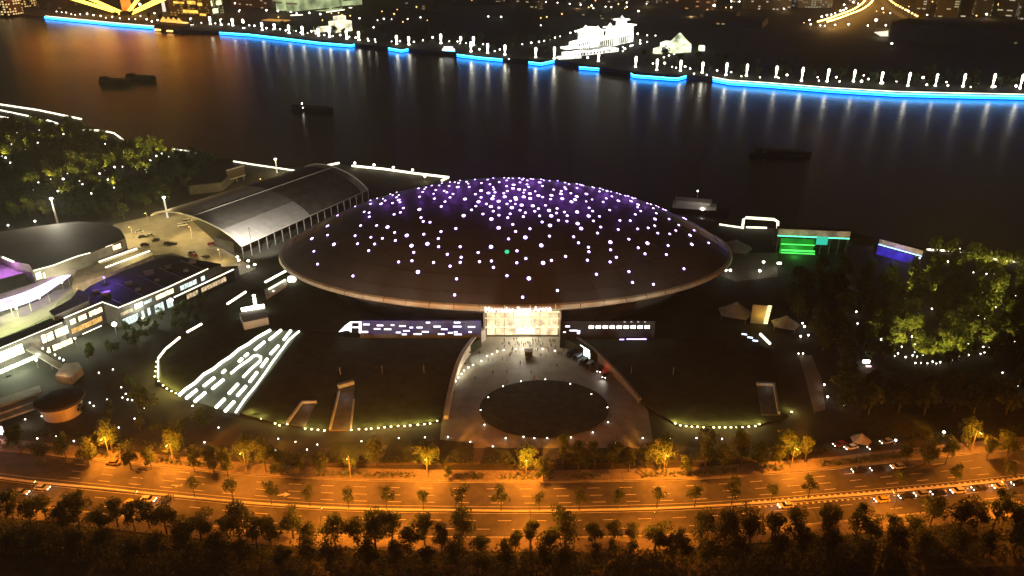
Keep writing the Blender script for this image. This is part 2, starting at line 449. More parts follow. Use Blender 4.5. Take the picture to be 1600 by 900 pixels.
# ------------------------------------------------------------------ trees
def crown_mesh(name, seed, rx, rz, blobs, n, leaf, droop=0.0):
    r = random.Random(seed); mb = MB(); bl = []
    for _ in range(blobs):
        a = r.uniform(0, 2 * math.pi); q = r.uniform(0.15, 0.72) * rx; z = r.uniform(-0.62, 0.72) * rz
        q *= math.sqrt(max(0.1, 1 - (z / rz) ** 2))
        bl.append((Vector((q * math.cos(a), q * math.sin(a), z)), r.uniform(0.28, 0.5) * rx))
    bl.append((Vector((0, 0, rz * 0.1)), rx * 0.6)); bl.append((Vector((0, 0, -rz * 0.25)), rx * 0.55))
    for i in range(n):
        c, R = r.choice(bl)
        d = Vector((r.gauss(0, 1), r.gauss(0, 1), r.gauss(0, 1) * 0.9)).normalized()
        p = c + d * R * (r.random() ** 0.35)
        nrm = (d + Vector((r.gauss(0, .6), r.gauss(0, .6), r.gauss(0, .6)))).normalized()
        u = nrm.orthogonal().normalized(); w = nrm.cross(u); an = r.uniform(0, 6.28)
        u, w = u * math.cos(an) + w * math.sin(an), w * math.cos(an) - u * math.sin(an)
        s = leaf * r.uniform(0.6, 1.35)
        mb.mi = 0 if r.random() < 0.55 else 1
        mb.add([p - u * s * .5, p + w * s * .38 + nrm * s * .08, p + u * s * .5, p - w * s * .38 + nrm * s * .08], [(0, 1, 2), (0, 2, 3)])
    return mb.mesh(name, M_leaf)
def trunk_mesh(name, seed, h, rad, spread):
    r = random.Random(seed); mb = MB()
    mb.tube([(0, 0, -0.2), (r.uniform(-.1, .1), r.uniform(-.1, .1), h * .5), (r.uniform(-.2, .2), r.uniform(-.2, .2), h)], [rad * 1.25, rad, rad * .7], 7)
    for k in range(5):
        a = k * 1.256 + r.uniform(-.4, .4); z = h * r.uniform(.7, 1.0)
        e = Vector((math.cos(a) * spread, math.sin(a) * spread, z + spread * r.uniform(.7, 1.3)))
        mb.tube([(0, 0, z), e * .5 + Vector((0, 0, z * .55)), e], [rad * .5, rad * .35, rad * .12], 5)
    return mb.mesh(name, M_bark)
PROTO = {}
def proto(kind, rx, rz, hc, n, leaf, var=3, blobs=9):
    PROTO[kind] = [(crown_mesh('crown', hash_(kind) + k, rx, rz, blobs, n, leaf), trunk_mesh('trunk', hash_(kind) + 50 + k, hc * .72, rx * .055, rx * .5), hc) for k in range(var)]
def hash_(s): return sum(ord(c) * (i + 3) for i, c in enumerate(s))
proto('street', 3.9, 4.3, 6.2, 1700, 0.52, 5, 13)
proto('tall', 3.3, 5.2, 7.4, 1600, 0.52, 5, 12)
proto('park', 5.0, 4.6, 6.5, 620, 1.05, 4)
proto('median', 3.2, 3.0, 6.0, 420, 0.62)
proto('small', 1.7, 1.8, 2.4, 300, 0.45)
proto('far', 5.5, 4.6, 6.0, 260, 1.7)
def tree(name, kind, p, label, group, sc=1.0, cat='tree', rnd=RND):
    c, t, hc = PROTO[kind][rnd.randrange(len(PROTO[kind]))]
    r = T(name, label, cat, (p[0], p[1], p[2] if len(p) > 2 else 0), group, rnd.uniform(0, 6.28))
    k = sc * rnd.uniform(.9, 1.12)
    part('trunk', t, r, scale=(k, k, k))
    part('crown', c, r, (0, 0, hc * k), scale=(k * rnd.uniform(.9, 1.1), k * rnd.uniform(.9, 1.1), k * rnd.uniform(.92, 1.1)))
    return r
# ------------------------------------------------------------------ the arena
AX, AY, AA, AB, AZ, AH = -3.0, 356.0, 106.0, 62.0, 18.0, 31.0
def dome_z(x, y):
    q = 1 - ((x - AX) / AA) ** 2 - ((y - AY) / AB) ** 2
    return AZ + AH * max(q, 0) ** 0.92 if q > 0 else None
def dome_hit(px, py):
    d = ray(px, py); o = Vector((0, 0, CAM_H)); t = 270.0
    prev = None
    while t < 520:
        p = o + d * t; z = dome_z(p.x, p.y)
        if z is not None and p.z <= z:
            a, b = t - 0.5, t
            for _ in range(20):
                m_ = (a + b) / 2; p = o + d * m_; z = dome_z(p.x, p.y)
                if z is not None and p.z <= z: b = m_
                else: a = m_
            return o + d * b
        t += 0.5
    return None
arena = T('arena', 'huge dark oval dome scattered with small white lights, raised above the plaza', 'arena', (AX, AY, 0))
def ell(k, a, z): return (AX + AA * k * math.cos(a), AY + AB * k * math.sin(a), z)
N = 128
# dome skin: ring joints stand a little proud so that the panels read
mb = MB(); rings = 40; vs = []; fs = []
for i in range(rings + 1):
    r = math.sin(math.pi / 2 * i / rings)
    for k in range(N):
        a = 2 * math.pi * k / N
        vs.append(ell(r, a, AZ + AH * max(0, 1 - r * r) ** 0.92))
for i in range(rings):
    for k in range(N):
        a, b = i * N + k, i * N + (k + 1) % N
        fs.append((a, a + N, b + N, b))
mb.add(vs, fs); mb.build('roof', M_dome, arena, smooth=True)
# thin standing seams running over the dome
mb = MB()
for k in range(0, 48):
    a = 2 * math.pi * k / 48
    pts = [ell(r, a, AZ + AH * max(0, 1 - r * r) ** 0.92 + 0.05) for r in (0.35, 0.5, 0.65, 0.78, 0.88, 0.95, 0.998)]
    mb.tube(pts, 0.12, 4, False)
for r in (0.35, 0.55, 0.72, 0.86, 0.95):
    pts = [ell(r, 2 * math.pi * k / 96, AZ + AH * (1 - r * r) ** 0.92 + 0.05) for k in range(97)]
    mb.tube(pts, 0.12, 4, False)
o = mb.build('roof_seams', M_dome, arena); o['kind'] = 'stuff'
# rim fascia: 64 cladding panels round the edge
for k in range(64):
    a0, a1 = 2 * math.pi * (k + 0.01) / 64, 2 * math.pi * (k + 0.99) / 64
    mb = MB(); sub = 3
    rows = [(1.0, AZ + 0.25), (1.012, AZ - 0.3), (1.016, AZ - 1.6), (1.006, AZ - 2.4), (0.985, AZ - 3.4)]
    vs = []
    for r, z in rows:
        for s in range(sub + 1): vs.append(ell(r, a0 + (a1 - a0) * s / sub, z))
    fs = []
    for i in range(len(rows) - 1):
        for s in range(sub):
            q = i * (sub + 1) + s; fs.append((q, q + sub + 1, q + sub + 2, q + 1))
    mb.add(vs, fs); mb.build('rim_panel', M_rim, arena)
mb = MB()
pr = [(0.985, AZ - 3.4), (0.93, AZ - 5.2), (0.86, AZ - 8.5), (0.80, 5.0), (0.79, 0)]
vs = [ell(r, 2 * math.pi * k / N, z) for r, z in pr for k in range(N)]; fs = []
for i in range(len(pr) - 1):
    for k in range(N):
        a, b = i * N + k, i * N + (k + 1) % N; fs.append((a, a + N, b + N, b))
mb.add(vs, fs); mb.build('bowl_wall', mat('bowl cladding', (0.2, 0.18, 0.16), 0.6, var=0.2, scale=0.15), arena, smooth=True)
# roof lights, surveyed one by one
DOTS = {
 (440, 260): 'S700,615 t920,503 S575,747L S575,860 S988,742 S1188,740 S1325,760L S1413,828 S1565,865L S920,868 S1117,888 S1033,570 S1095,580 S1098,632 S1113,470 S1245,470L S1387,460 S1407,602 S1485,577 S1523,523 S1480,450 S1465,423L S1437,390 t1465,362 t1390,362 S1295,430 t1270,407 t1113,415 t1195,390 t1360,338 t1440,315',
 (640, 260): 'S112,277 S165,322 S125,382 t187,287 t205,265 t278,242 t370,240 S328,297 t300,345 S310,405 S433,308 S467,327 S543,347 S505,390 S443,443 S397,503 S493,247 t405,213 t505,188 t565,200 S612,210 t632,180 S602,260L S713,195 t733,218 S745,258 t818,166 S898,211 S975,168 S1005,227 t1045,262 S1053,291 S1068,327 S1050,372 S1035,407L S985,335L S893,305L S822,350 S893,390 S862,445L S693,410L S676,618L S775,546 S828,500 S960,471 S1016,505L S1046,562 S917,597 S1022,660L S1113,770L S578,778 S393,817 S178,850 S123,540L S143,642 S172,690 S255,700 S1120,200 S1215,178 S1237,150 t1182,133 t1045,125 S1213,250 S1222,310 S1178,338 S1188,382L S1113,438L S1217,471 S1260,435 S1278,518L S1117,520 S1257,595 S1227,643 S1117,612',
 (800, 260): 't10,105 t145,105 t265,103 t397,92 S365,117 t470,110 t570,112 S90,138 S128,168 S190,178 S235,158 S100,203 S345,203L S380,247 S188,228 S208,258 S20,232L S12,277L S88,290L S157,296 t145,330 S224,343L t290,315 S330,367L S382,386 S147,383L S227,403L S42,392L S50,413L t42,471 S120,486L S100,550 S167,581 S142,630 S260,496L S330,530 S285,563 S345,620 S418,490 S462,553L S490,620L S376,697 S474,740L S10,727 S224,782 S45,815 S167,890L S468,873 S663,158 S712,225 S810,221 S812,273 t868,211 t890,193 t850,158 t1022,197 t1005,224 t1135,196 S1190,236 t1237,270 t1310,240 S660,265 S673,287 S615,310 S612,345L S520,292 S493,363L S482,411 S628,405L S735,338 S808,378L S788,418L S743,445L S930,347L t927,440 t1000,416 S563,528 S556,585 S655,573 S690,618 S580,675 S686,687 S813,572L S820,717L S864,778L S770,882 S963,520 S1007,560 S957,622L S1092,627 S1017,684 S1108,760 S1068,835 S1138,446 S1178,402 S1248,377 S1329,432L S1100,278 S1092,316 S1183,283 S1188,312 S1220,548 S1348,678 S1478,680 S1327,790 S1570,783 S1540,602 S1350,292 t1415,285 S1415,321 S1452,375 S1500,357 S1540,402 S1487,437L S1575,480L S1570,512 t1515,272',
 (960, 260): 't520,363 S410,452 S455,428 S640,478 S328,560 S485,525 S523,587 S610,527 S507,660L S503,743 S682,660 S867,648L t895,602 S803,735 S766,803 S996,802 S945,862L S691,846 S541,836 S421,770 t550,402',
 (440, 372): 'S380,8L S655,80L S950,72 S1163,76 S1423,32 S1262,5 S405,167 S1090,158 S450,327 S893,475 S1463,300',
 (640, 372): 'S25,97L S223,73L S360,8 S363,110 S633,110 S52,180 S472,205 S30,285 S300,306 S645,242 S633,305 S507,352 S105,425L S587,511 S563,712 S857,182 S874,297 S1018,111L S1237,12 S1023,288 S1048,368 S1217,471 G1217,173L',
 (800, 372): 'S366,93L S62,162 S173,257 S60,310 S388,312L S493,280 S669,230 S831,61 S955,117 S960,172 S942,278 S1229,53L S1232,148 S1303,242 S1225,300 S1460,16 S1577,123 S1055,453 S1460,420 S1505,555 S568,657 S211,505L S133,740',
 (960, 372): 'S412,66L S381,198 S670,95 S648,207 S966,80L S1177,62 S868,385 S486,580'}
E_dot = emit('roof light', (0.92, 0.74, 1.0), 7)
E_green = emit('green roof light', (0.05, 1.0, 0.42), 0.9)
dome_prof = [(0.98, 0.16), (0.85, 0.22), (0.4, 0.26)]
rim_prof = [(1.0, -0.3), (1.03, 0.17)]
E_dotrim = emit('violet roof light rim', (0.4, 0.2, 1.0), 8)  # side ring made violet to spread a violet glow over the dome
dm = {}
for key, rad in (('S', .52), ('L', .78), ('t', .4)):
    b_ = MB(); b_.lathe([(r * rad, z) for r, z in dome_prof], n=10); b_.mi = 1; b_.lathe([(r * rad, z) for r, z in rim_prof], n=10); dm[key] = b_.mesh('roof_light', [E_dot, E_dotrim])
b_ = MB(); b_.lathe([(r * 1.0, z) for r, z in dome_prof], n=10); dm['G'] = b_.mesh('roof_light', E_green)
NDOT = 0
for (ox, oy), txt in DOTS.items():
    for tok in txt.split():
        k = tok[0]; big = tok.endswith('L'); x, y = tok[1:].rstrip('L').split(',')
        px, py = ox + float(x) / 8, oy + float(y) / 8
        p = dome_hit(px, py)
        q = py
        while p is None and q < py + 45: q += 1.5; p = dome_hit(px, q)
        if p is None: continue
        nx, ny = (p.x - AX) / AA ** 2, (p.y - AY) / AB ** 2
        nrm = Vector((2 * AH * nx, 2 * AH * ny, 1)).normalized()
        o = part('roof_light', dm['G'] if k == 'G' else dm['t'] if k == 't' else dm['L'] if big else dm['S'], arena, p - arena.location)
        o.rotation_euler = nrm.to_track_quat('Z', 'Y').to_euler()
        if k == 'G': o['label'] = 'green roof light'
        NDOT += 1
        if py < 345 and NDOT % (2 if py < 318 else 4) == 0: lamp(arena, p + nrm * 4.5, 300 if py < 318 else 110, (.45, .13, 1), 1.2)  # unseen violet lights added above the dome for its glow
# sign letters on the front of the rim
E_sign = emit('sign letter light', (1.0, 0.85, 0.78), 2.2)
def text_mesh(ch, size, ext):
    cu = bpy.data.curves.new('sign_letter', 'FONT'); cu.body = ch; cu.size = size; cu.extrude = ext; cu.resolution_u = 2
    cu.offset = 0.012 * size
    o = bpy.data.objects.new('tmp', cu); COL.objects.link(o)
    dg = bpy.context.evaluated_depsgraph_get(); ev = o.evaluated_get(dg)
    me = bpy.data.meshes.new_from_object(ev); w = ev.dimensions.x
    bpy.data.objects.remove(o)
    return me, w
TXT = 'Mercedes-Benz Arena'
A_, B_ = at(757, 484, 16), at(861, 484, 16)
size = 3.5
adv = {}
def text_width(t):
    cu = bpy.data.curves.new('w', 'FONT'); cu.body = t; cu.size = size
    o = bpy.data.objects.new('tmp', cu); COL.objects.link(o)
    dg = bpy.context.evaluated_depsgraph_get(); w = o.evaluated_get(dg).dimensions.x
    bpy.data.objects.remove(o); return w
full = text_width(TXT)
x0, x1 = (757 - 800) * mpp(Vector((0, AY - AB, 16))), (861 - 800) * mpp(Vector((0, AY - AB, 16)))
kx = (x1 - x0) / full
for i, ch in enumerate(TXT):
    if ch == ' ': continue
    pre = text_width('|' + TXT[:i] + '|') - text_width('||')
    me, w = text_mesh(ch, size, 0.12)
    me.materials.clear(); me.materials.append(E_sign)
    x = x0 + pre * kx
    dx = (x - AX) / (AA * 1.016)
    y = AY - AB * 1.016 * math.sqrt(1 - dx * dx) - 0.35
    o = part('sign_letter', me, arena, Vector((x, y, AZ - 2.6)) - arena.location)
    o.rotation_euler = (math.radians(90), 0, math.asin(max(-1, min(1, dx))) * AB / AA)
    o.scale = (kx, 1.0, 1)
# entrance: a tall glazed lobby below the sign
lx0, lx1, ly = x0 + 0.5, x1 + 3.5, AY - AB * 0.985 + 5.5
mb = MB(); mb.obox((lx0, ly + 5), (lx1, ly + 5), 8, 0, AZ - 3.6); mb.build('entrance_lobby', emit('lobby glow', (1, 0.7, 0.34), 0.8, True, 0.5, 0.35), arena)
E_lobby = emit('lobby glass', (1, 0.76, 0.42), 1.25, True, 0.5, 0.3)
nb = 8
for i in range(nb):
    for (z0, z1) in ((0.3, 4.0), (4.5, 8.2), (8.7, 11.2), (11.7, 13.8)):
        a = lx0 + (lx1 - lx0) * (i + .06) / nb; b_ = lx0 + (lx1 - lx0) * (i + .94) / nb
        mb = MB(); mb.obox((a, ly + .85), (b_, ly + .85), 0.2, z0, z1); mb.build('entrance_pane', E_lobby, arena)
for z, w in ((4.25, 1.0), (8.45, .5), (11.45, 1.4)):
    mb = MB(); mb.obox((lx0 - .5, ly + .2), (lx1 + .5, ly + .2), w, z - .12, z + .16); mb.build('entrance_canopy', emit('canopy soffit light', (1, 0.78, 0.42), 1.3), arena)
mb = MB(); c0 = (lx0 + lx1) / 2 + 1.5; mb.obox((c0 - 4, ly - 2.2), (c0 + 3.4, ly - 2.2), 1.6, 2.9, 4.4); mb.build('entrance_light_box', E_white, arena)
for i in range(12):
    x = lx0 + (lx1 - lx0) * (i + .5) / 12; mb = MB(); mb.lathe([(.15, 0), (.32, .2), (.32, .5), (.1, .7)], (x, ly - .4, 4.5), 8); mb.build('entrance_lamp', E_warm, arena)
for xx in (lx0 - .9, lx1 + .9):
    mb = MB(); mb.obox((xx, ly + .2), (xx, ly + 9), 0.8, 0, AZ - 3.6); mb.build('entrance_side_wall', M_rim, arena)
lamp(arena, ((lx0 + lx1) / 2, ly - 6, 7.5), 11000, (1, .9, .7), 2.0)

# blue media wall to the left of the entrance, dark wall to the right
A, B = at(528, 528, 4.6), at(753, 528, 4.6); B.y = A.y = (A.y + B.y) / 2
E_bw = emit('blue media wall', (0.03, 0.022, 0.3), 0.22, True, 0.6, 0.2)
mw = T('media_wall', 'long dark blue wall with white light dashes beside the arena entrance', 'media wall', ((A.x + B.x) / 2, A.y, 0))
u0, zt = on_wall(530, 503, A, B); u1, zb = on_wall(752, 523, A, B)
for i in range(16):
    a, b_ = A.x + u0 + 8 + (u1 - u0 - 8) * (i + .01) / 16, A.x + u0 + 8 + (u1 - u0 - 8) * (i + .99) / 16
    for z0, z1 in ((0, zb + .1), (zb + .14, zt - .9), (zt - .86, zt + .4)): MB().obox((a, A.y + .5 + (i % 2) * .03), (b_, A.y + .5 + (i % 2) * .03), 0.8, z0, z1).build('wall_panel', E_bw if z0 else M_darkwall, mw)
E_dash = emit('cool dash light', (0.86, 0.82, 1.0), 3.0)
for x, y, w in [(690,228,40),(775,234,40),(853,232,22),(915,238,40),(970,247,22),(1022,247,36),(1132,241,45),(1258,241,52),(1347,243,45),(757,256,40),(823,258,45),(890,278,30),(940,268,40),(927,290,30),(1010,288,50),(1058,274,42),(1177,258,40),(1157,288,40),(1215,280,30),(1248,275,22),(1262,290,48),(1338,275,18),(1075,216,26),(1257,216,40)]:
    u, z = on_wall(400 + x / 4, 450 + y / 4, A, B); h = w / 8 * mpp(Vector((0, A.y, z)))
    mb = MB(); mb.obox((A.x + u - h, A.y), (A.x + u + h, A.y), 0.16, z - .28, z + .28); mb.build('light_dash', E_dash, mw)
def wallpoly(parent, pts, name, m_, A, B, t=0.2):
    q = [on_wall(px, py, A, B) for px, py in pts]; mb = MB()
    n = len(q); vs = [(A.x + u, A.y - t, z) for u, z in q] + [(A.x + u, A.y + .05, z) for u, z in q]
    tri = tessellate_polygon([[Vector((u, z, 0)) for u, z in q]])
    fs = [tuple(t_) for t_ in tri] + [tuple(i + n for i in reversed(t_)) for t_ in tri] + [(i, (i + 1) % n, (i + 1) % n + n, i + n) for i in range(n)]
    mb.add(vs, fs); return mb.build(name, m_, parent)
for q in ([(529.5, 518.5), (540, 508), (548, 502.5), (550, 503), (549, 519), (545, 516), (540, 516)], [(550, 502.5), (564, 502.5), (564, 504), (550, 504)], [(551, 510.5), (561, 510.5), (561, 512), (551, 512)], [(561, 502.5), (564.5, 502.5), (564.5, 520), (561, 520)], [(564.5, 517.5), (575, 517.5), (575, 519.5), (564.5, 519.5)]):
    wallpoly(mw, q, 'wall_letter', E_sign if False else emit('letter light', (.95, .88, 1), 4), A, B)
A2, B2 = at(884, 527, 4.6), at(1020, 527, 4.6); B2.y = A2.y = A.y - .3
dw = T('window_wall', 'dark low wall with a row of nine square lit windows under the dome', 'wall', ((A2.x + B2.x) / 2, A2.y, 0))
u0, zt = on_wall(876, 502, A2, B2); u1, zb = on_wall(1022, 527, A2, B2)
mb = MB(); mb.obox((A2.x + u0, A2.y + .5), (A2.x + u1, A2.y + .5), 0.8, 0, zt); mb.build('wall_panel', M_dark if False else mat('blackened wall', (.02, .018, .02), .8), dw)
for i in range(9):
    u, z = on_wall(924 + i * 10.9, 511, A2, B2); mb = MB(); h = 3.7 * mpp(Vector((0, A2.y, z))); mb.obox((A2.x + u - h, A2.y), (A2.x + u + h, A2.y), .2, z - .62, z + .62); mb.build('window', emit('window glow', (1, .93, .8), 6), dw)
for i in range(4):
    u, z = on_wall(976 + i * 10.6, 503, A2, B2); mb = MB(); mb.obox((A2.x + u - .35, A2.y), (A2.x + u + .35, A2.y), .2, z - .2, z + .2); mb.build('small_window', emit('dim window', (1, .95, .85), .6), dw)
for px, py, w, h in ((887, 510, 3.5, 1.2), (882, 519, 2, .8), (896, 516.5, 6, 1), (904, 519, 2.2, 3)):
    u, z = on_wall(px, py, A2, B2); s = mpp(Vector((0, A2.y, z))); mb = MB(); mb.obox((A2.x + u - w * s, A2.y), (A2.x + u + w * s, A2.y), .2, z - h * s, z + h * s); mb.build('light_panel', E_dash, dw)

# ------------------------------------------------------------------ podium lawns (sloping green roofs) either side of the plaza
def slope(p): return 0.6 + 4.2 * (p.y - 236.0) / (296.0 - 236.0)
def podium(name, label, px):
    P = [at_f(x, y, slope) for x, y in px]
    c = sum(P, Vector()) / len(P)
    r = T(name, label, 'podium', (c.x, c.y, 0))
    mb = MB(); mb.prism(P, -0.5, None); mb.build('lawn_slope', M_lawn2, r)
    return r
pl = podium('podium_lawn', 'large dark sloping lawn between the lit skylight strip and the plaza', [(470, 517), (540, 527), (752, 527), (728, 545), (708, 575), (697, 610), (689, 650), (682, 658), (640, 663), (600, 667), (546, 669), (515, 671), (475, 669), (437, 662), (410, 656), (374, 645)])
pr_ = podium('podium_lawn', 'large dark sloping lawn on the far side of the plaza from the skylight strip', [(882, 529), (1000, 527), (1120, 530), (1170, 533), (1205, 548), (1222, 600), (1232, 648), (1186, 664), (1120, 666), (1056, 663), (1012, 632), (975, 590), (935, 555), (905, 540)])
pw_ = podium('podium_lawn', 'dark podium roof beyond the skylight strip beside the shops', [(415, 517), (278, 613), (249, 597), (242, 590), (248, 560), (259, 545), (280, 528), (316, 507), (385, 457), (448, 424), (470, 440), (520, 470), (600, 500), (600, 520), (470, 515)])
# stone parapets of the plaza arch
def parapet(label, px, w=1.6, mp=M_pale):
    P = smooth([at(x, y) for x, y in px], 4); c = P[len(P) // 2]
    r = T('plaza_wall', label, 'wall', (c.x, c.y, 0))
    L = along(P); n = int(L[-1] / 4)
    for i in range(n):
        q0, _ = point_at(P, L, L[-1] * i / n + .03); q1, _ = point_at(P, L, L[-1] * (i + 1) / n - .03)
        z = max(1.2, slope(q0) + .7); z1 = max(1.2, slope(q1) + .7)
        d = (q1 - q0).normalized(); nn = Vector((-d.y, d.x, 0)) * w / 2
        mb = MB(); vs = [q0 - nn, q1 - nn, q1 + nn, q0 + nn]
        mb.add([(v.x, v.y, -.3) for v in vs] + [(vs[0].x, vs[0].y, z), (vs[1].x, vs[1].y, z1), (vs[2].x, vs[2].y, z1), (vs[3].x, vs[3].y, z)], [(3, 2, 1, 0), (4, 5, 6, 7), (0, 1, 5, 4), (1, 2, 6, 5), (2, 3, 7, 6), (3, 0, 4, 7)])
        mb.build('wall_panel', mp, r)
    return r
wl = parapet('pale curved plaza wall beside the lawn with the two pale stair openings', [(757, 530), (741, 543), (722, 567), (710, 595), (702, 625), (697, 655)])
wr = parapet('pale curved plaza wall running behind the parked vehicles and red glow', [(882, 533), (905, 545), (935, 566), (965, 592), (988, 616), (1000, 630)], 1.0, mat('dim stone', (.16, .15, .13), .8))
# skylight strip
rf = lambda p: slope(p) + 0.1
sky = [at_f(x, y, rf) for x, y in ((416, 517), (468, 517), (373, 645), (279, 613))]
c = sum(sky, Vector()) / 4
sl = T('skylight_strip', 'long slanting skylight glowing with white dashes set in the podium roof', 'skylight', (c.x, c.y, 0))
mb = MB(); mb.prism(sky, -0.3, None); mb.build('glass_bed', emit('skylight bed', (0.62, 0.68, 0.4), 0.14, True, 0.5, 0.12), sl)
E_skl = emit('skylight tube', (0.98, 1.0, 0.8), 3.5)
rf2 = lambda p: slope(p) + 0.45
def zp(x, y): return at_f(260 + x / 6, 500 + y / 6, rf2)
for a, b_ in [((965,185),(1075,95)),((1100,185),(1165,100)),((830,280),(920,205)),((975,320),(1050,240)),((680,390),(710,360)),((735,340),(765,315)),((890,440),(945,365)),((525,495),(550,470)),((780,580),(850,490)),((350,620),(450,540)),((430,645),(535,560)),((585,690),(670,600)),((665,710),(745,620)),((185,735),(285,655)),((265,765),(365,680)),((465,820),(545,740)),((550,855),(635,765))]:
    mb = MB(); mb.tube([zp(*a), zp(*b_)], 0.62, 6); mb.build('light_dash', E_skl, sl)
mb = MB(); mb.tube([zp(*q) for q in ((605,500),(690,430),(780,370),(815,338),(850,330),(885,345),(880,380),(850,410),(790,460),(720,535))], 0.5, 6); mb.build('light_loop', E_skl, sl)
mb = MB(); mb.tube([zp(*q) for q in ((120,705),(180,650),(270,590),(350,510),(440,460),(520,395),(600,345),(680,275),(770,225),(850,165),(975,95))], 0.6, 6); mb.build('edge_light', E_skl, sl)
mb = MB(); mb.tube([zp(*q) for q in ((650,865),(735,740),(835,620),(850,600),(930,490),(1000,385),(1080,280),(1150,185),(1245,105))], 0.42, 6); mb.build('edge_light', E_skl, sl)
# stair openings cut in the lawns
def stair(label, outer, lit):
    f = lambda p: slope(p) + 0.25
    P = [at_f(x, y, f) for x, y in outer]; c = sum(P, Vector()) / len(P)
    r = T('stair_opening', label, 'stairs', (c.x, c.y, 0))
    mb = MB(); mb.prism(P, -0.2, None); mb.build('stair_floor', M_darkwall, r)
    for a, b_, hh, ww in lit:
        p, q = at_f(*a, f), at_f(*b_, f)
        mb = MB(); n = Vector((-(q - p).y, (q - p).x, 0)).normalized() * ww / 2
        vs = [p - n, q - n, q + n, p + n]
        mb.add([(v.x, v.y, v.z - .5) for v in vs] + [(v.x, v.y, v.z + hh) for v in vs], [(3, 2, 1, 0), (4, 5, 6, 7), (0, 1, 5, 4), (1, 2, 6, 5), (2, 3, 7, 6), (3, 0, 4, 7)]); mb.build('parapet', M_conc, r)
    return r
st1 = stair('small dark stair opening with a bent pale parapet, at the lower lawn edge', [(449, 662), (472, 630), (494, 630), (484, 650), (476, 668)], [((449, 662), (471, 631), .9, .8), ((471, 630), (495, 629), .9, .9)])
st2 = stair('tall dark stair opening with a softly lit rear landing in the lawn', [(516, 672), (530, 608), (554, 600), (552, 640), (546, 671)], [((516, 671), (530, 613), 1.0, .7), ((528, 606), (553, 599), 1.4, 1.6), ((548, 669), (553, 625), .5, .6)])
st3 = stair('dark stair opening with a pale doorway-like frame near the path', [(1183, 602), (1208, 602), (1220, 648), (1190, 648)], [((1182, 601), (1211, 602), 1.0, 1.2), ((1209, 602), (1217, 647), 1.0, .8)])
p = at(540, 618, 2.6); lamp(st2, (p.x, p.y, 4.6), 120, (.9, .95, 1), .2)
p = at(1200, 606, 2.6); lamp(st3, (p.x, p.y, 4.0), 60, (1, .95, .85), .2)
p = at(480, 634, 2.0); lamp(st1, (p.x, p.y, 3.2), 60, (1, .9, .75), .2)

# ground uplights along the lawn edges
up_me = (MB().lathe([(.22, 0), (.26, .3), (.26, .5)], n=8).mesh('housing', M_dark), MB().lathe([(.3, .5), (.34, .62), (.2, .75)], n=8).mesh('lens', E_uplight))
UPL = [(390, 648), (401, 652), (408, 654), (430, 661), (437, 664), (449, 662), (477, 669), (487, 670), (497, 671), (507, 672), (549, 671), (561, 670), (572, 670), (580, 669), (591, 668), (601, 667), (611, 666), (622, 665), (632, 665), (641, 664), (653, 663), (663, 662), (672, 661), (683, 657), (1055, 661), (1063, 664), (1072, 665), (1081, 666), (1090, 666), (1099, 667), (1115, 667), (1124, 667), (1133, 667), (1142, 667), (1151, 667), (1160, 667), (1170, 666), (1180, 665), (1186, 662), (242, 589), (243, 581), (244, 574), (245, 566), (248, 596), (255, 603), (261, 608), (268, 612), (275, 615), (1217, 649), (1228, 647), (1237, 643), (301, 635)]
UCNT = {}
for i, (x, y) in enumerate(UPL):
    p = at(x, y + 1.5, 0.4) if y > 640 else at_f(x, y, lambda q: slope(q) + .3)
    nm = 'left lawn edge' if x < 700 and y > 640 else 'right lawn edge' if x > 1000 else 'podium edge by the shops'
    j = UCNT.get(nm, 0); UCNT[nm] = j + 1
    r = T('uplight', f'small warm uplight along the {nm}, {nth(j)} of its line', 'uplight', (p.x, p.y, p.z - .35), 'uplights along the podium lawns')
    part('housing', up_me[0], r); part('lens', up_me[1], r)
    if i % 2 == 0 or y < 640: lamp(r, (p.x, p.y + 1.1, p.z + 1.5), 1000, (1, .75, .2), .15)

# bollard lights round the oval lawn, along the plaza arch and the forecourt
bo_me = (MB().lathe([(.12, 0), (.12, .8)], n=7).mesh('post', M_pole), MB().lathe([(.2, .8), (.4, .95), (.4, 1.25), (.15, 1.45)], n=8).mesh('globe', E_whiteN))
def bollards(name, pts, fmt, cat, group, sc=1.0, light=0, col=(1, .92, .75), z=0.0, step=1):
    for i, (x, y) in enumerate(pts):
        p = at(x, y + 1.5, z)
        r = T(name, fmt.format(nth(i)), cat, (p.x, p.y, z), group)
        part('post', bo_me[0], r, scale=(sc, sc, sc)); part('globe', bo_me[1], r, scale=(sc, sc, sc))
        if light and i % step == 0: lamp(r, (p.x, p.y, z + 2.0 * sc), light, col, .25)
bollards('bollard_light', [(814, 596), (852, 593), (891, 600), (924, 616), (949, 637), (950, 660), (892, 684), (835, 685), (790, 685), (757, 664), (751, 641), (763, 621), (786, 604)], 'small white bollard light on the oval lawn rim, {} going clockwise', 'bollard light', 'bollards round the oval lawn', .5)
bollards('bollard_light', [(706, 609), (709, 604), (712, 597), (716, 591), (721, 585), (725, 580), (732, 575), (739, 571), (752, 565), (761, 557), (769, 554), (777, 550), (787, 548), (806, 546), (817, 546), (837, 546), (848, 546), (867, 549)], 'warm bollard light inside the curved plaza wall, {} from its near end', 'bollard light', 'bollards inside the plaza arch', .65, 420, (1, .88, .6), step=2)
bollards('bollard_light', [(435, 686), (462, 691), (496, 695), (565, 690), (623, 685), (664, 684), (700, 683), (735, 691), (770, 698), (818, 683), (855, 685), (926, 676), (962, 692), (1004, 685), (1047, 686), (1088, 685), (1128, 686), (480, 703), (431, 704)], 'tiny white path light before the lawns, {} of its line', 'path light', 'path lights before the lawns', .5)
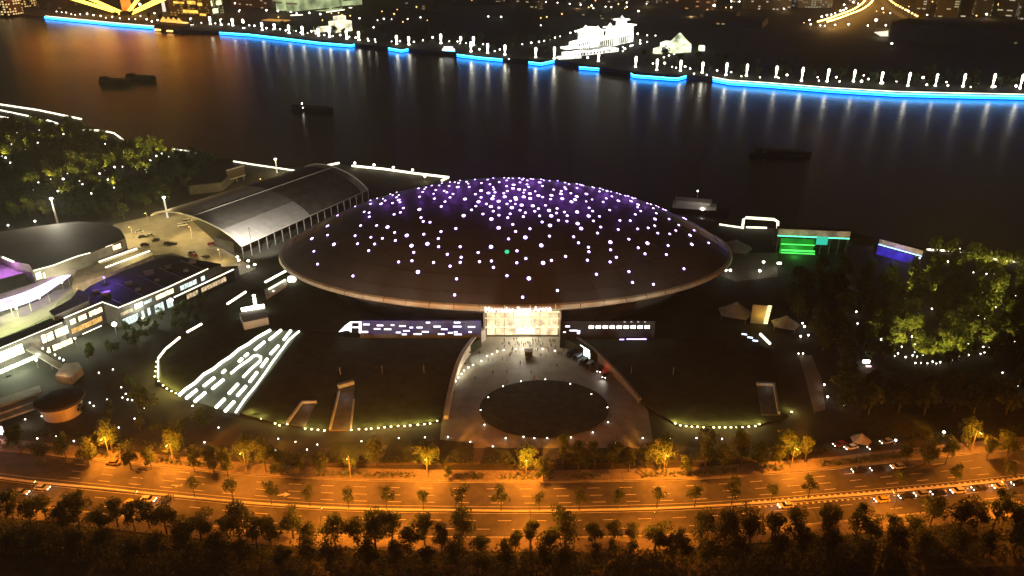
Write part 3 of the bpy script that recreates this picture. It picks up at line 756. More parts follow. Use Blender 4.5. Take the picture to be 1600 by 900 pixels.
bollards('bollard_light', [(155, 583), (177, 578), (190, 606), (197, 616), (192, 622), (168, 625), (141, 630), (147, 635), (200, 625), (207, 626), (225, 639), (211, 655), (186, 669), (62, 642), (66, 651), (40, 656), (88, 683), (97, 693), (116, 690), (342, 669), (59, 686), (320, 692)], 'tiny white ground light in the dark garden below the shops, {} of the cluster', 'garden light', 'ground lights below the shops', .6)
# floodlights added on the lawns to brighten the rim
def flood(label, p, aim, power, col, spot=70, h=2.0):
    r = T('floodlight', label, 'floodlight', p, 'floodlights')
    mb = MB(); mb.tube([p, (p[0], p[1], p[2] + h)], .08, 6); mb.build('post', M_pole, r)
    d = (Vector(aim) - Vector(p)); d.z = 0; d.normalize()
    mb = MB(); mb.box((p[0], p[1], p[2] + h + .25), (.6, .35, .5)); mb.build('lamp_head', M_dark, r)
    lamp(r, Vector((p[0], p[1], p[2] + h + .3)) + d * .4, power, col, .2, spot, aim)
    return r
for i in range(9):
    x = -66 + i * 16.0
    if abs(x - 6) < 9: continue
    q = Vector((x, 268 - abs(x) * .05, 0)); q.z = slope(q)
    k = math.sqrt(max(.05, 1 - ((x - AX) / AA) ** 2))
    flood(f'added slim pole floodlight aimed at the dome rim, {nth(i)} from the left on the lawns', (q.x, q.y, q.z), (x * 1.05, AY - AB * k, 17.0), 14000, (1, .95, .8), 48, 3.2)
# violet strip light on the lawn
for a, b_ in (((968, 531), (975, 531)), ((979, 530.5), (1010, 530.5))):
    P, Q = at_f(*a, lambda p: slope(p) + .5), at_f(*b_, lambda p: slope(p) + .5)
    r = T('strip_light', 'short violet strip light lying on the lawn below the nine windows' if a[0] < 970 else 'long violet strip light lying on the lawn below the nine windows', 'strip light', ((P.x + Q.x) / 2, P.y, P.z - .5))
    mb = MB(); mb.obox(P, Q, .5, P.z - .4, P.z); mb.build('housing', M_dark, r)
    mb = MB(); mb.obox(P, Q, .3, P.z, P.z + .35); mb.build('diffuser', emit('violet strip', (.55, .42, 1), 4), r)
for i, (x, y) in enumerate(((1163, 523), (1172, 528), (1180, 533))):
    P = at_f(x, y, lambda p: slope(p) + .6)
    r = T('strip_light', f'short blue white strip light at the lawn corner, {nth(i)} from the arena', 'strip light', (P.x, P.y, P.z - .6))
    mb = MB(); mb.obox((P.x - 1, P.y + .3), (P.x + 1, P.y - .3), .6, P.z - .6, P.z); mb.build('housing', M_dark, r)
    mb = MB(); mb.obox((P.x - 1, P.y + .3), (P.x + 1, P.y - .3), .4, P.z, P.z + .4); mb.build('diffuser', emit('blue white strip', (.6, .75, 1), 4), r)
# ------------------------------------------------------------------ street lamps of the avenue
M_lamp = mat('lamp post steel', (0.3, 0.28, 0.24), 0.5, 0.4, var=0.1)
def lamp_post_mesh(h, arm):
    b = MB(); b.lathe([(.22, 0), (.22, .5), (.12, .55), (.11, h * .6), (.08, h - .4)], n=8)
    b.tube([(0, 0, h - .5), (0, -.2, h), (0, -arm * .5, h + .45), (0, -arm, h + .55)], [.08, .08, .06, .05], 6)
    post = b.mesh('post', M_lamp)
    b = MB(); b.prism([(-.2, -arm - .5), (.2, -arm - .5), (.16, -arm + .5), (-.16, -arm + .5)], h + .5, h + .72); head = b.mesh('lamp_head', M_lamp)
    b = MB(); b.prism([(-.17, -arm - .45), (.17, -arm - .45), (.14, -arm + .35), (-.14, -arm + .35)], h + .38, h + .49); lens = b.mesh('lamp_lens', E_sod)
    return post, head, lens
LP = lamp_post_mesh(8.6, 2.0)
def street_lamp(p, label, toward, power, group, cut=False):
    ang = math.atan2(toward.y, toward.x) + math.pi / 2
    r = T('street_lamp', label, 'street lamp', (p.x, p.y, .1), group, ang)
    part('post', LP[0], r); part('lamp_head', LP[1], r); part('lamp_lens', LP[2], r)
    d = Vector((toward.x, toward.y, 0)).normalized()
    l = bpy.data.lights.new('lamp_light', 'SPOT' if cut else 'POINT'); l.energy = power; l.color = (1.0, 0.26, 0.016); l.shadow_soft_size = 0.35
    if cut: l.spot_size = math.radians(150); l.spot_blend = .5
    o = bpy.data.objects.new('lamp_light', l); COL.objects.link(o); o.parent = r; o.location = (0, -2.0, 8.7)
    if not cut and toward.y < 0:  # extra spot added to brighten the tree crown behind the lamp
        l2 = bpy.data.lights.new('lamp_light', 'SPOT'); l2.energy = 75000; l2.color = (1.0, .4, .025); l2.spot_size = math.radians(72); l2.spot_blend = .6; l2.shadow_soft_size = .35
        o2 = bpy.data.objects.new('lamp_light', l2); COL.objects.link(o2); o2.parent = r; o2.location = (0, -2.0, 8.7); o2.rotation_euler = Vector((0, 1, -.3)).to_track_quat('-Z', 'Y').to_euler()
    if cut: o.rotation_euler = Vector((0, -1, -.85)).to_track_quat('-Z', 'Y').to_euler()
    return r
FAR_L = [(-75, 706), (172, 716), (272, 726), (385, 738), (548, 746), (668, 747), (822, 748), (1037, 741), (1236, 731), (1517, 706), (1640, 694)]
NEAR_L = [(-80, 782), (60, 797), (218, 813), (378, 833), (505, 840), (616, 845), (828, 846), (1022, 846), (1225, 830), (1392, 814), (1560, 797), (1690, 784)]
SOD_W = 15000
for i, (x, y) in enumerate(FAR_L):
    street_lamp(at(x, y), f'orange street lamp on the arena side of the avenue, {nth(i)} from the left', Vector((0, -1, 0)), SOD_W * (0.55 if x < 80 else 0.8 if x > 1290 else 1) * (2.4 if x in (172, 272, 385, 548, 668, 822, 1037, 1236, 1517) else 1.0), 'lamps on the arena side of the avenue', x not in (172, 272, 385, 548, 668, 822, 1037, 1236, 1517))
for i, (x, y) in enumerate(NEAR_L):
    street_lamp(at(x, y), f'orange street lamp in the near tree row, {nth(i)} from the left', Vector((0, 1, 0)), SOD_W * (0.5 if x < 80 else 1.0) * (1.5 if x in (60, 505, 616, 828, 1022, 1392, 1560) else 1), 'lamps in the near tree row', x not in (60, 505, 616, 828, 1022, 1392, 1560))

# ------------------------------------------------------------------ trees of the avenue
near_t = [(-20,800,24),(14,792,20),(42,795,18),(64,782,17),(92,806,20),(118,800,22),(150,806,20),(178,798,20),(205,806,19),(228,800,18),(255,808,26),(283,822,20),(310,820,23),(350,810,14),(372,823,24),(398,832,18),(420,828,22),(455,815,22),(480,830,18),(522,830,24),(557,826,22),(585,838,28),(612,828,20),(640,838,20),(662,826,22),(690,836,20),(722,826,28),(750,846,18),(805,838,17),(830,828,16),(860,838,22),(885,832,27),(931,824,16),(960,824,15),(988,824,15),(1026,836,25),(1055,852,20),(1098,824,22),(1135,826,26),(1175,824,24),(1210,818,18),(1245,818,24),(1298,822,27),(1342,818,20),(1366,822,18),(1400,818,18),(1430,812,18),(1460,797,22),(1507,802,24),(1532,798,18),(1560,800,20),(1592,806,22),(1630,795,22)]
for i, (x, y, r) in enumerate(near_t):
    p = at(x, y, 6.2); k = r * mpp(p) / 3.7
    tree('roadside_tree', 'tall' if i % 7 == 1 else 'street', (p.x, p.y, 0), f'roadside tree in the near row along the avenue, {nth(i)} from the left', 'near roadside trees', max(.75, min(1.35, k * 1.02)))
low_t = [(x, 872 + RND.uniform(-6, 10) - abs(x - 750) * .035) for x in list(range(-30, 900, 46)) + list(range(1060, 1640, 48))]
for i, (x, y) in enumerate(low_t):
    p = at(x + RND.uniform(-10, 10), y, 4.0)
    tree('roadside_tree', 'street', (p.x, p.y, 0), f'dark tree below the near row, {nth(i)} from the left', 'dark trees below the near row', .9)
for i, (x, y) in enumerate(((930, 861), (957, 861), (985, 860))):
    p = at(x, y + 6, 0); c_ = tree('roadside_tree', 'small', (p.x, p.y, .2), f'small clipped tree on the lit entrance paving, {nth(i)} from the left', 'small trees on the entrance paving', 1.15)
    r = T('planter', f'square planter on the lit entrance paving, {nth(i)} from the left', 'planter', (p.x, p.y, .15), 'planters on the entrance paving')
    b_ = MB(); b_.box((p.x, p.y, .4), (2.6, 2.6, .5)); b_.build('planter_box', M_darkwall, r); b_ = MB(); b_.box((p.x, p.y, .68), (2.2, 2.2, .08)); b_.build('soil', M_ground, r)
for i, x in enumerate((305, 365, 425, 485, 545, 605, 662, 722, 783, 843, 905, 965, 1026, 1085, 1143, 1205, 1262, 1400, 1490, 1570)):
    best = min(med, key=lambda q: abs(800 + FPX * q.x / (q.y * CP + CAM_H * SP) - x))
    tx = (x - 800) * mpp(best)
    tree('median_tree', 'median', (tx, best.y, .4), f'small tree on the avenue median, {nth(i)} from the left', 'trees on the median', .95 if i % 3 else .8)
far_t = [(28,690,16),(62,700,15),(98,698,15),(133,706,14),(168,694,15),(200,712,14),(232,712,13),(268,702,16),(300,716,13),(330,716,14),(352,722,13),(382,714,17),(412,716,16),(436,720,15),(466,724,14),(498,722,13),(532,728,10),(584,706,16),(661,722,13),(700,726,8),(826,720,13),(850,730,16),(880,712,17),(905,716,17),(930,710,15),(958,712,18),(984,716,14),(1012,710,13),(1047,716,14),(1075,722,13),(1104,708,18),(1132,712,17),(1160,708,18),(1188,712,15),(1214,712,14),(1240,708,15),(1262,700,14),(1450,705,16),(1484,703,15),(1517,684,16),(1548,698,15),(1580,694,15),(1420,705,12)]
LIT_T = {168: 172, 268: 272, 382: 385, 532: 548, 661: 668, 826: 822, 1047: 1037, 1240: 1236, 1517: 1517}
for i, (x, y, r) in enumerate(far_t):
    p = at(x, y, 5.6); k = r * mpp(p) / 3.7
    if x in LIT_T:
        b_ = [at(*q) for q in FAR_L if q[0] == LIT_T[x]][0]
        tree('roadside_tree', 'small' if x == 532 else 'street', (b_.x - .3, b_.y + (3.0 if x != 532 else 1.6), 0), f'tree glowing yellow round a street lamp on the arena side, {nth(list(LIT_T).index(x))} from the left', 'yellow lit trees on the arena side', 1.7 if x == 532 else 1.15); continue
    tree('roadside_tree', 'street' if i % 2 else 'tall', (p.x, p.y, 0), f'tree on the arena side of the avenue, {nth(i)} from the left', 'trees on the arena side of the avenue', max(.5, min(1.3, k * 1.15)))
# shrubs filling the verges
def shrubs(name, rows, n, h, label):
    mb = MB(); r = random.Random(hash_(name) + n)
    for A, B in rows:
        for i in range(n):
            t = r.random(); j = int(t * (len(A) - 1)); f = t * (len(A) - 1) - j
            a = A[j] + (A[j + 1] - A[j]) * f; b = B[j] + (B[j + 1] - B[j]) * f
            p = a + (b - a) * r.random()
            if abs(p.x) > 230: continue
            if name == 'shrubs' and (math.sin(p.x * .31) + math.sin(p.x * .113 + 1)) < -.35: continue
            nrm = Vector((r.gauss(0, .7), r.gauss(0, .7), 1)).normalized(); u = nrm.orthogonal(); w = nrm.cross(u); s = r.uniform(.3, .7)
            p = Vector((p.x, p.y, .12 + r.random() ** 1.4 * h))
            mb.mi = r.randrange(2); mb.add([p - u * s * .5, p - w * s * .4, p + u * s * .5, p + w * s * .4], [(0, 1, 2, 3)])
    o = mb.build(name, M_leaf); o['kind'] = 'stuff'; o['label'] = label
    return o
shrubs('shrubs', [(offset(far_kerb, 1.0), offset(far_kerb, 3.4))], 5200, 1.3, 'low reddish shrubs along the arena side kerb')
shrubs('shrubbery', [(offset(near_kerb, -6.0), offset(near_kerb, -20))], 26000, 2.4, 'dark shrubbery below the near tree row')
shrubs('hedge_growth', [(offset(far_kerb, 8.8), offset(far_kerb, 11.5))], 5200, 1.2, 'dark hedge growth behind the arena side pavement')
#shrubs('median_growth', [(offset(med, .4), offset(med, -.4))], 2600, .5, 'low planting in the avenue median')

# ------------------------------------------------------------------ vehicles
E_hoff = mat('unlit headlight', (.5, .5, .48), .2, var=.02)
E_toff = mat('unlit tail light', (.25, .01, .01), .2, var=.02)
def car_template(paint, name='car', L=4.6, Wd=1.8, van=False, on=True):
    r = T(name, 'x', 'car')
    hw = Wd / 2
    h0, h1 = .32, (.95 if not van else 1.15)
    side = [(-L/2, .45), (-L/2 + .08, h0), (L/2 - .1, h0), (L/2, .5), (L/2 - .05, h1 - .22), (L/2 - 1.1, h1), (-L/2 + .5, h1 + .03), (-L/2 + .02, h1 - .08)]
    def loft(side, ws):
        n = len(side); vs = []
        for sgn in (-1, 1):
            for (x, z), w in zip(side, ws): vs.append((x, sgn * w, z))
        tri = tessellate_polygon([[Vector((x, z, 0)) for x, z in side]])
        fs = [tuple(t) for t in tri] + [tuple(i + n for i in reversed(t)) for t in tri] + [(i, i + n, (i + 1) % n + n, (i + 1) % n) for i in range(n)]
        return MB().add(vs, fs)
    loft(side, [hw - .05, hw - .06, hw - .06, hw - .1, hw - .08, hw, hw, hw - .06]).build('body', paint, r)
    top = 1.45 if not van else 1.95
    cab = [(-L/2 + .35, h1), (L/2 - 1.2, h1), (L/2 - 1.95, top), (-L/2 + .95, top)] if not van else [(-L/2 + .1, h1), (L/2 - .7, h1), (L/2 - 1.35, top), (-L/2 + .2, top)]
    loft(cab, [hw - .05, hw - .05, hw - .25, hw - .25]).build('window_glass', M_glass, r)
    x0, x1 = cab[3][0], cab[2][0]
    MB().box(((x0 + x1) / 2, 0, top + .03), (x1 - x0 + .06, (hw - .22) * 2, .06)).build('roof', paint, r)
    wm = None
    for sx in (-1, 1):
        for sy in (-1, 1):
            if wm is None: wm = MB().tube([(0, -.11, 0), (0, .11, 0)], .32, 12).mesh('wheel', M_tyre)
            part('wheel', wm, r, (sx * L * .31, sy * (hw - .1), .32))
            b = MB(); b.box((sx * (L / 2 - .02), sy * (hw - .32), h1 - .3), (.12, .36, .18)); b.build('headlight' if sx > 0 else 'tail_light', (E_head if on else E_hoff) if sx > 0 else (E_tail if on else E_toff), r)
    return r
PAINTS = {n: mat('car paint ' + n, c, .3, .1, var=.03, spec=.6) for n, c in (('yellow', (.75, .5, .05)), ('white', (.75, .74, .7)), ('black', (.02, .02, .022)), ('silver', (.45, .45, .45)), ('red', (.4, .03, .03)), ('blue', (.05, .08, .25)))}
CT = {}
def car(px, py, color, ang, label, group, beams=0, van=False, p=None):
    key = (color, van, bool(beams))
    if key not in CT: CT[key] = car_template(PAINTS[color], 'van' if van else 'car', 5.2 if van else 4.6, 1.9 if van else 1.8, van, bool(beams)); o = CT[key]
    else: o = copy_tree(CT[key])
    q = p or at(px, py, .5)
    o.location = (q.x, q.y, .02); o.rotation_euler.z = ang
    tag(o, label, 'van' if van else 'car', group)
    if beams:
        for s in (-.55, .55):
            l = bpy.data.lights.new('beam_light', 'SPOT'); l.energy = beams; l.color = (1, .95, .85); l.spot_size = math.radians(70); l.spot_blend = .8; l.shadow_soft_size = .1
            lo = bpy.data.objects.new('beam_light', l); COL.objects.link(lo); lo.parent = o; lo.location = (2.75 if van else 2.45, s, .7)
            lo.rotation_euler = Vector((1, 0, -.16)).to_track_quat('-Z', 'Y').to_euler()
    return o
def road_dir(x):
    q = min(med, key=lambda v: abs(800 + FPX * v.x / (v.y * CP + CAM_H * SP) - x)); i = med.index(q)
    d = med[min(i + 1, len(med) - 1)] - med[max(i - 1, 0)]; return math.atan2(d.y, d.x)
for i, (x, y, c_, lab) in enumerate(((1342, 735, 'black', 'black car leading the short queue on the arena side lane'), (1371, 733, 'black', 'black car second in the short queue on the arena side lane'), (1403, 729, 'white', 'white car last in the short queue on the arena side lane'))):
    car(x, y, c_, road_dir(x) + math.pi, lab, 'cars queuing on the arena side lane', 60)
car(176, 723, 'yellow', road_dir(176) + math.pi, 'yellow taxi by the arena side kerb near the lit crossing bars', 'cars on the avenue')
car(207, 786, 'yellow', road_dir(207), 'yellow taxi half hidden by trees in the near lanes', 'cars on the avenue', 60)
car(232, 780, 'white', road_dir(232), 'white car just ahead of the half hidden taxi', 'cars on the avenue', 60)
car(34, 769, 'silver', road_dir(34), 'silver car at the left end of the near lanes', 'cars on the avenue', 60)
car(66, 762, 'white', road_dir(66), 'white car second from the left end of the near lanes', 'cars on the avenue', 60)
car(1378, 781, 'yellow', road_dir(1378) + math.pi, 'yellow taxi beside the tree lit bright yellow, near lanes', 'cars on the avenue', 60)
for i, (x, y, c_) in enumerate(((1228, 790, 'white'), (1416, 776, 'black'), (1440, 772, 'silver'), (1466, 770, 'black'), (1497, 767, 'white'), (1530, 763, 'black'), (1562, 760, 'silver'), (1592, 755, 'black'))):
    car(x, y, c_, road_dir(x) + math.pi, f'{c_} car in the line beside the median, {nth(i)} from its left end', 'line of cars beside the median', 60)
# vehicles beside the plaza wall
for i, (x, y) in enumerate(((892, 553), (902, 559), (912, 566), (921, 572))):
    car(x, y, 'black', math.radians(-128), f'black van parked along the curved plaza wall, {nth(i)} from the entrance', 'vans along the plaza wall', 0, True)
car(938, 577, 'black', math.radians(-112), 'black car with headlights on before the red glow, upper of two', 'cars with headlights on the plaza', 90)
car(946, 586, 'black', math.radians(-112), 'black car with headlights on before the red glow, lower of two', 'cars with headlights on the plaza', 420)
# car park by the vaulted hall
for i, (x, y, c_, a) in enumerate(((218, 362, 'silver', 20), (223, 370, 'black', 20), (226, 382, 'black', 20), (243, 375, 'black', 200), (262, 380, 'black', 25), (270, 381, 'black', 25), (300, 395, 'black', 150), (322, 401, 'black', 150), (303, 399, 'red', 150), (285, 352, 'white', 30), (293, 346, 'white', 30), (235, 368, 'silver', 20), (331, 381, 'red', 10))):
    car(x, y, c_, math.radians(a), f'{c_} car parked on the yellow lit lot by the vaulted hall, {nth(i)} of them', 'cars on the lot by the vaulted hall', 0, i in (9, 10))
for i, (x, y, c_) in enumerate(((1312, 694, 'red'), (1330, 699, 'white'), (1366, 699, 'black'), (1385, 690, 'silver'))):
    car(x, y, c_, math.radians(195), f'{c_} car in the dark lay-by right of the podium, {nth(i)} along', 'cars in the lay-by', 20)

# ------------------------------------------------------------------ plaza: people, kiosk, screen, lights
def person_mesh(name, shirt, trousers, skin, stride):
    me = bpy.data.meshes.new('sk'); o = bpy.data.objects.new('sk', me); COL.objects.link(o)
    v = [(0, 0, .95), (0, 0, 1.2), (0, 0, 1.42), (0, .01, 1.52), (0, .02, 1.66), (0, .02, 1.76),
         (-.1, 0, .9), (-.11, stride, .5), (-.11, stride * .6 - .03, .08), (-.11, stride * .6 + .12, .04),
         (.1, 0, .9), (.11, -stride, .5), (.11, -stride * 1.5 - .05, .09), (.11, -stride * 1.5 + .08, .04),
         (-.2, 0, 1.4), (-.25, -stride * .4, 1.13), (-.25, .06, .9), (-.25, .09, .79),
         (.2, 0, 1.4), (.25, stride * .4, 1.13), (.25, .1, .9), (.25, .13, .79)]
    e = [(0, 1), (1, 2), (2, 3), (3, 4), (4, 5), (0, 6), (6, 7), (7, 8), (8, 9), (0, 10), (10, 11), (11, 12), (12, 13), (2, 14), (14, 15), (15, 16), (16, 17), (2, 18), (18, 19), (19, 20), (20, 21)]
    rr = [.15, .14, .16, .055, .095, .075, .09, .06, .045, .04, .09, .06, .045, .04, .065, .045, .036, .04, .065, .045, .036, .04]
    me.from_pydata(v, e, []); md = o.modifiers.new('s', 'SKIN')
    for i, r in enumerate(rr): me.skin_vertices[0].data[i].radius = (r, r * (.75 if i < 3 else 1))
    me.skin_vertices[0].data[0].use_root = True
    o.modifiers.new('b', 'SUBSURF').levels = 1
    out = bpy.data.meshes.new_from_object(o.evaluated_get(bpy.context.evaluated_depsgraph_get())); bpy.data.objects.remove(o)
    out.name = name; out.materials.clear()
    for m_ in (shirt, trousers, skin): out.materials.append(m_)
    for p in out.polygons:
        z = p.center.z; p.material_index = 2 if z > 1.5 or (abs(p.center.x) > .2 and z < 1.0) else 0 if z > .95 else 1; p.use_smooth = True
    return out
M_skin = mat('skin', (.45, .3, .22), .6, var=.05)
M_hair = mat('hair', (.015, .012, .01), .6, var=.1)
cloth = [mat('cloth ' + n, c, .9, var=.1) for n, c in (('black', (.02, .02, .022)), ('navy', (.03, .04, .08)), ('white', (.6, .58, .55)), ('red', (.35, .05, .05)), ('grey', (.2, .2, .2)))]
CN = ['black', 'navy', 'white', 'red', 'grey']
PM = {}
hair_me = MB().lathe([(.098, 1.64), (.105, 1.7), (.085, 1.77), (.03, 1.8)], (0, .0, 0), 8).mesh('hair', M_hair)
PR = random.Random(21)
people = sorted([(805, 538), (809, 537), (811, 540), (815, 536), (818, 539), (821, 538), (826, 537), (829, 540), (833, 536), (837, 533), (839, 538), (842, 535), (844, 540), (848, 539), (795, 537), (788, 542), (778, 546), (759, 552), (792, 563), (813, 567), (835, 592), (839, 593), (856, 545), (861, 540), (800, 548), (770, 562), (749, 552), (872, 552), (845, 556), (822, 560)] + [(round(785 + 95 * PR.random()), round(531 + 26 * PR.random() ** 1.6)) for _ in range(34)] + [(round(730 + 180 * PR.random()), round(556 + 44 * PR.random())) for _ in range(10)])
for i, (x, y) in enumerate(people):
    a, b_ = i % 5 if i % 3 else 0, (i * 2) % 2
    k = (a, b_)
    if k not in PM: PM[k] = person_mesh('body', cloth[a], cloth[b_], M_skin, .12 if b_ == 0 else .02)
    p = at(x, y + 2, 0)
    r = T('person', f'person in a {CN[a]} top on the lit plaza, {nth(i)} from the left', 'person', (p.x, p.y, .03), 'people on the plaza', RND.uniform(0, 6.28))
    part('body', PM[k], r); part('hair', hair_me, r)
p = at(826, 556, 0); ki = T('kiosk', 'dark square kiosk standing among the people before the entrance', 'kiosk', (p.x, p.y, 0))
MB().box((p.x, p.y, 1.2), (3.0, 2.4, 2.4)).build('kiosk_wall', M_darkwall, ki); MB().box((p.x, p.y, 2.5), (3.5, 2.9, .16)).build('kiosk_roof', M_bark, ki); MB().box((p.x, p.y - 1.35, 1.0), (2.6, .35, .1)).build('counter', M_bark, ki)
P, Q = at(906, 552, 0), at(923, 563, 0)
ls = T('light_screen', 'bright white screen wall facing the parked vans on the plaza', 'screen', ((P.x + Q.x) / 2, (P.y + Q.y) / 2, 0))
MB().obox(P, Q, .5, 0, 4.6).build('frame', M_darkwall, ls)
dn = Vector(((Q - P).y, -(Q - P).x, 0)).normalized()
E_scr = emit('screen glow', (.8, 1, .95), 4)
MB().obox(P + dn * .3 + (Q - P) * .05, Q + dn * .3 - (Q - P) * .05, .12, .6, 3.1).build('screen_panel', E_scr, ls)
MB().obox(P + dn * .3 + (Q - P) * .05, Q + dn * .3 - (Q - P) * .1, .12, 3.6, 4.3).build('screen_panel', E_scr, ls)
P, Q = at(945, 568, 1.5), at(957, 578, 1.5)
rs = T('red_sign', 'pinkish red light box on the curved plaza wall', 'sign', ((P.x + Q.x) / 2, (P.y + Q.y) / 2, 0))
MB().obox(P, Q, .4, .2, 1.1).build('housing', M_dark, rs); MB().obox(P + dn * .25, Q + dn * .25, .14, 1.1, 1.9).build('light_panel', emit('red light', (1, .22, .16), 2.6), rs)
lamp(rs, (P + Q) / 2 + dn * 1.8 + Vector((0, 0, .5)), 160, (1, .08, .04), .3)
p = at(738, 552, 3); fl = flood('white floodlight on the plaza wall washing the pavement white', (p.x - 1.0, p.y, 2.5), (at(745, 562).x, at(745, 562).y, 0), 4000, (.9, 1, .95), 95, .8)
p = at(1236, 646, 0); 
# ------------------------------------------------------------------ vaulted hall behind the arena
c0, c1 = at(300, 338, 15.5), at(521, 261, 15.5)          # crown of the vault, near and far
e0, e1 = at(378, 385, 7.5), at(575, 297, 7.5)            # eave on the arena side
hall = T('vaulted_hall', 'long vaulted hall with grey sheet roof and dark glazed end beside the arena', 'hall', ((c0.x + e1.x) / 2, (c0.y + e1.y) / 2, 0))
def vault(t, a):
    """t along the hall, a: 0 at the arena side eave, 1 at the crown, 2 at the other eave"""
    C, E = c0 + (c1 - c0) * t, e0 + (e1 - e0) * t
    if a > 1: E = Vector((2 * C.x - E.x, 2 * C.y - E.y, E.z)); a = 2 - a
    an = a * math.pi / 2
    return Vector((E.x + (C.x - E.x) * (1 - math.cos(an)) * .55 + (C.x - E.x) * a * .45, E.y + (C.y - E.y) * (1 - math.cos(an)) * .55 + (C.y - E.y) * a * .45, E.z + (C.z - E.z) * math.sin(an)))
nb = 18
for i in range(nb):
    t0, t1 = i / nb, (i + 1) / nb - .002
    for s, (a0, a1) in enumerate(((0, .5), (.5, 1), (1, 1.5), (1.5, 2))):
        mb = MB(); k = 4; vs = []
        for j in range(k + 1):
            a = a0 + (a1 - a0) * j / k; P, Q = vault(t0, a), vault(t1, a); vs += [P, Q]
        lift = [(v[0], v[1], v[2] - .35) for v in vs]; n = len(vs)
        fs = [(2 * j, 2 * j + 1, 2 * j + 3, 2 * j + 2) for j in range(k)]
        fs += [tuple(x + n for x in reversed(f)) for f in fs] + [(0, 2, 2 + n, n), (1, 1 + n, 3 + n, 3)]
        mb.add(vs + lift, fs)
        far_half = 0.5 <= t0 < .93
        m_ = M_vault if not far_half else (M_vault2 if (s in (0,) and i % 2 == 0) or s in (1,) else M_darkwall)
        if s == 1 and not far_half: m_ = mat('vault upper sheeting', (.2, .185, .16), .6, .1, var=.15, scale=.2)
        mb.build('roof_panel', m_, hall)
for i in range(nb + 1):
    t = i / nb; p = vault(t, 0); mb = MB(); mb.lathe([(.28, 0), (.28, p.z - .4)], (p.x, p.y, 0), 6); mb.build('column', M_metal, hall)
mb = MB(); mb.tube([vault(0, a * .1) + Vector((0, 0, .1)) for a in range(21)], .5, 6); mb.build('gable_arch', M_pale, hall)
mb = MB(); mb.tube([vault(1, a * .1) + Vector((0, 0, .1)) for a in range(21)], .5, 6); mb.build('gable_arch', M_pale, hall)
mb = MB(); mb.tube([vault(t / 20, 0) + Vector((0, 0, .05)) for t in range(21)], .3, 6); mb.build('eave_beam', M_pale, hall)
mb = MB(); mb.tube([vault(t / 20, 1) + Vector((0, 0, .1)) for t in range(21)], .35, 6); mb.build('ridge_beam', M_pale, hall)
P, Q = vault(0, .5), vault(1, .5); P, Q = (vault(.03, 1) + vault(.03, 0)) / 2, (vault(.97, 1) + vault(.97, 0)) / 2
mb = MB(); mb.obox(P, Q, 15, 0, 5.5); mb.build('inner_wall', M_darkwall, hall)

# tall masts
def mast(label, base, ytop, xb, power, col, lit=False, rad=.35):
    h = hgt(xb, ytop, base)
    r = T('light_mast', label, 'light mast', base)
    mb = MB(); mb.lathe([(rad * 1.6, 0), (rad * 1.2, 1), (rad, h * .5), (rad * .8, h)], base, 8); mb.build('mast_pole', emit('mast glow', (1, .9, .65), .8) if lit else M_pole, r)
    mb = MB(); mb.lathe([(.3, h), (.9, h + .4), (.9, h + .9), (.3, h + 1.2)], base, 8); mb.build('lamp_head', E_whiteN, r)
    if power: lamp(r, Vector(base) + Vector((0, -1.2, h - .6)), power, col, .5)
    return r, h
mr1, mh1 = mast('tall grey light mast rising behind the dark oval roof', at(96, 372, 0), 312, 96, 30000, (1, .9, .68), False, .55)
mr2, mh2 = mast('pale lit mast beside the yellow lit car park', at(262, 340, 0), 310, 262, 14000, (1, .78, .34), True, .5)
mr3, mh3 = mast('slim light mast near the riverside rail behind the vaulted hall', at(433, 270, 0), 250, 433, 6000, (1, .82, .42), True, .4)
for i, (x, y, pw) in enumerate(((208, 372, 16000), (300, 372, 22000), (345, 408, 5000), (232, 350, 9000), (372, 312, 7000), (410, 295, 7000), (325, 335, 7000))):
    p = at(x, y); r = T('car_park_lamp', f'yellowish lamp post on the lot and lane by the vaulted hall, {nth(i)} of them', 'lamp post', p, 'lamps by the vaulted hall')
    part('post', LP[0], r, scale=(.8, .8, .8)); part('lamp_head', LP[1], r, scale=(.8, .8, .8)); part('lamp_lens', LP[2], r, scale=(.8, .8, .8))
    lamp(r, (p.x, p.y - 1.5, 6.6), pw, (1, .72, .26), .3)
p = Vector((c0.x + 0, c0.y, 0)); fl2 = at(405, 420, 0)
flood('floodlight beside the vaulted hall turned onto its grey roof', (fl2.x, fl2.y - 6, 0), vault(.2, .3), 200000, (1, .93, .8), 75, 24)  # floodlight added to brighten the grey vault

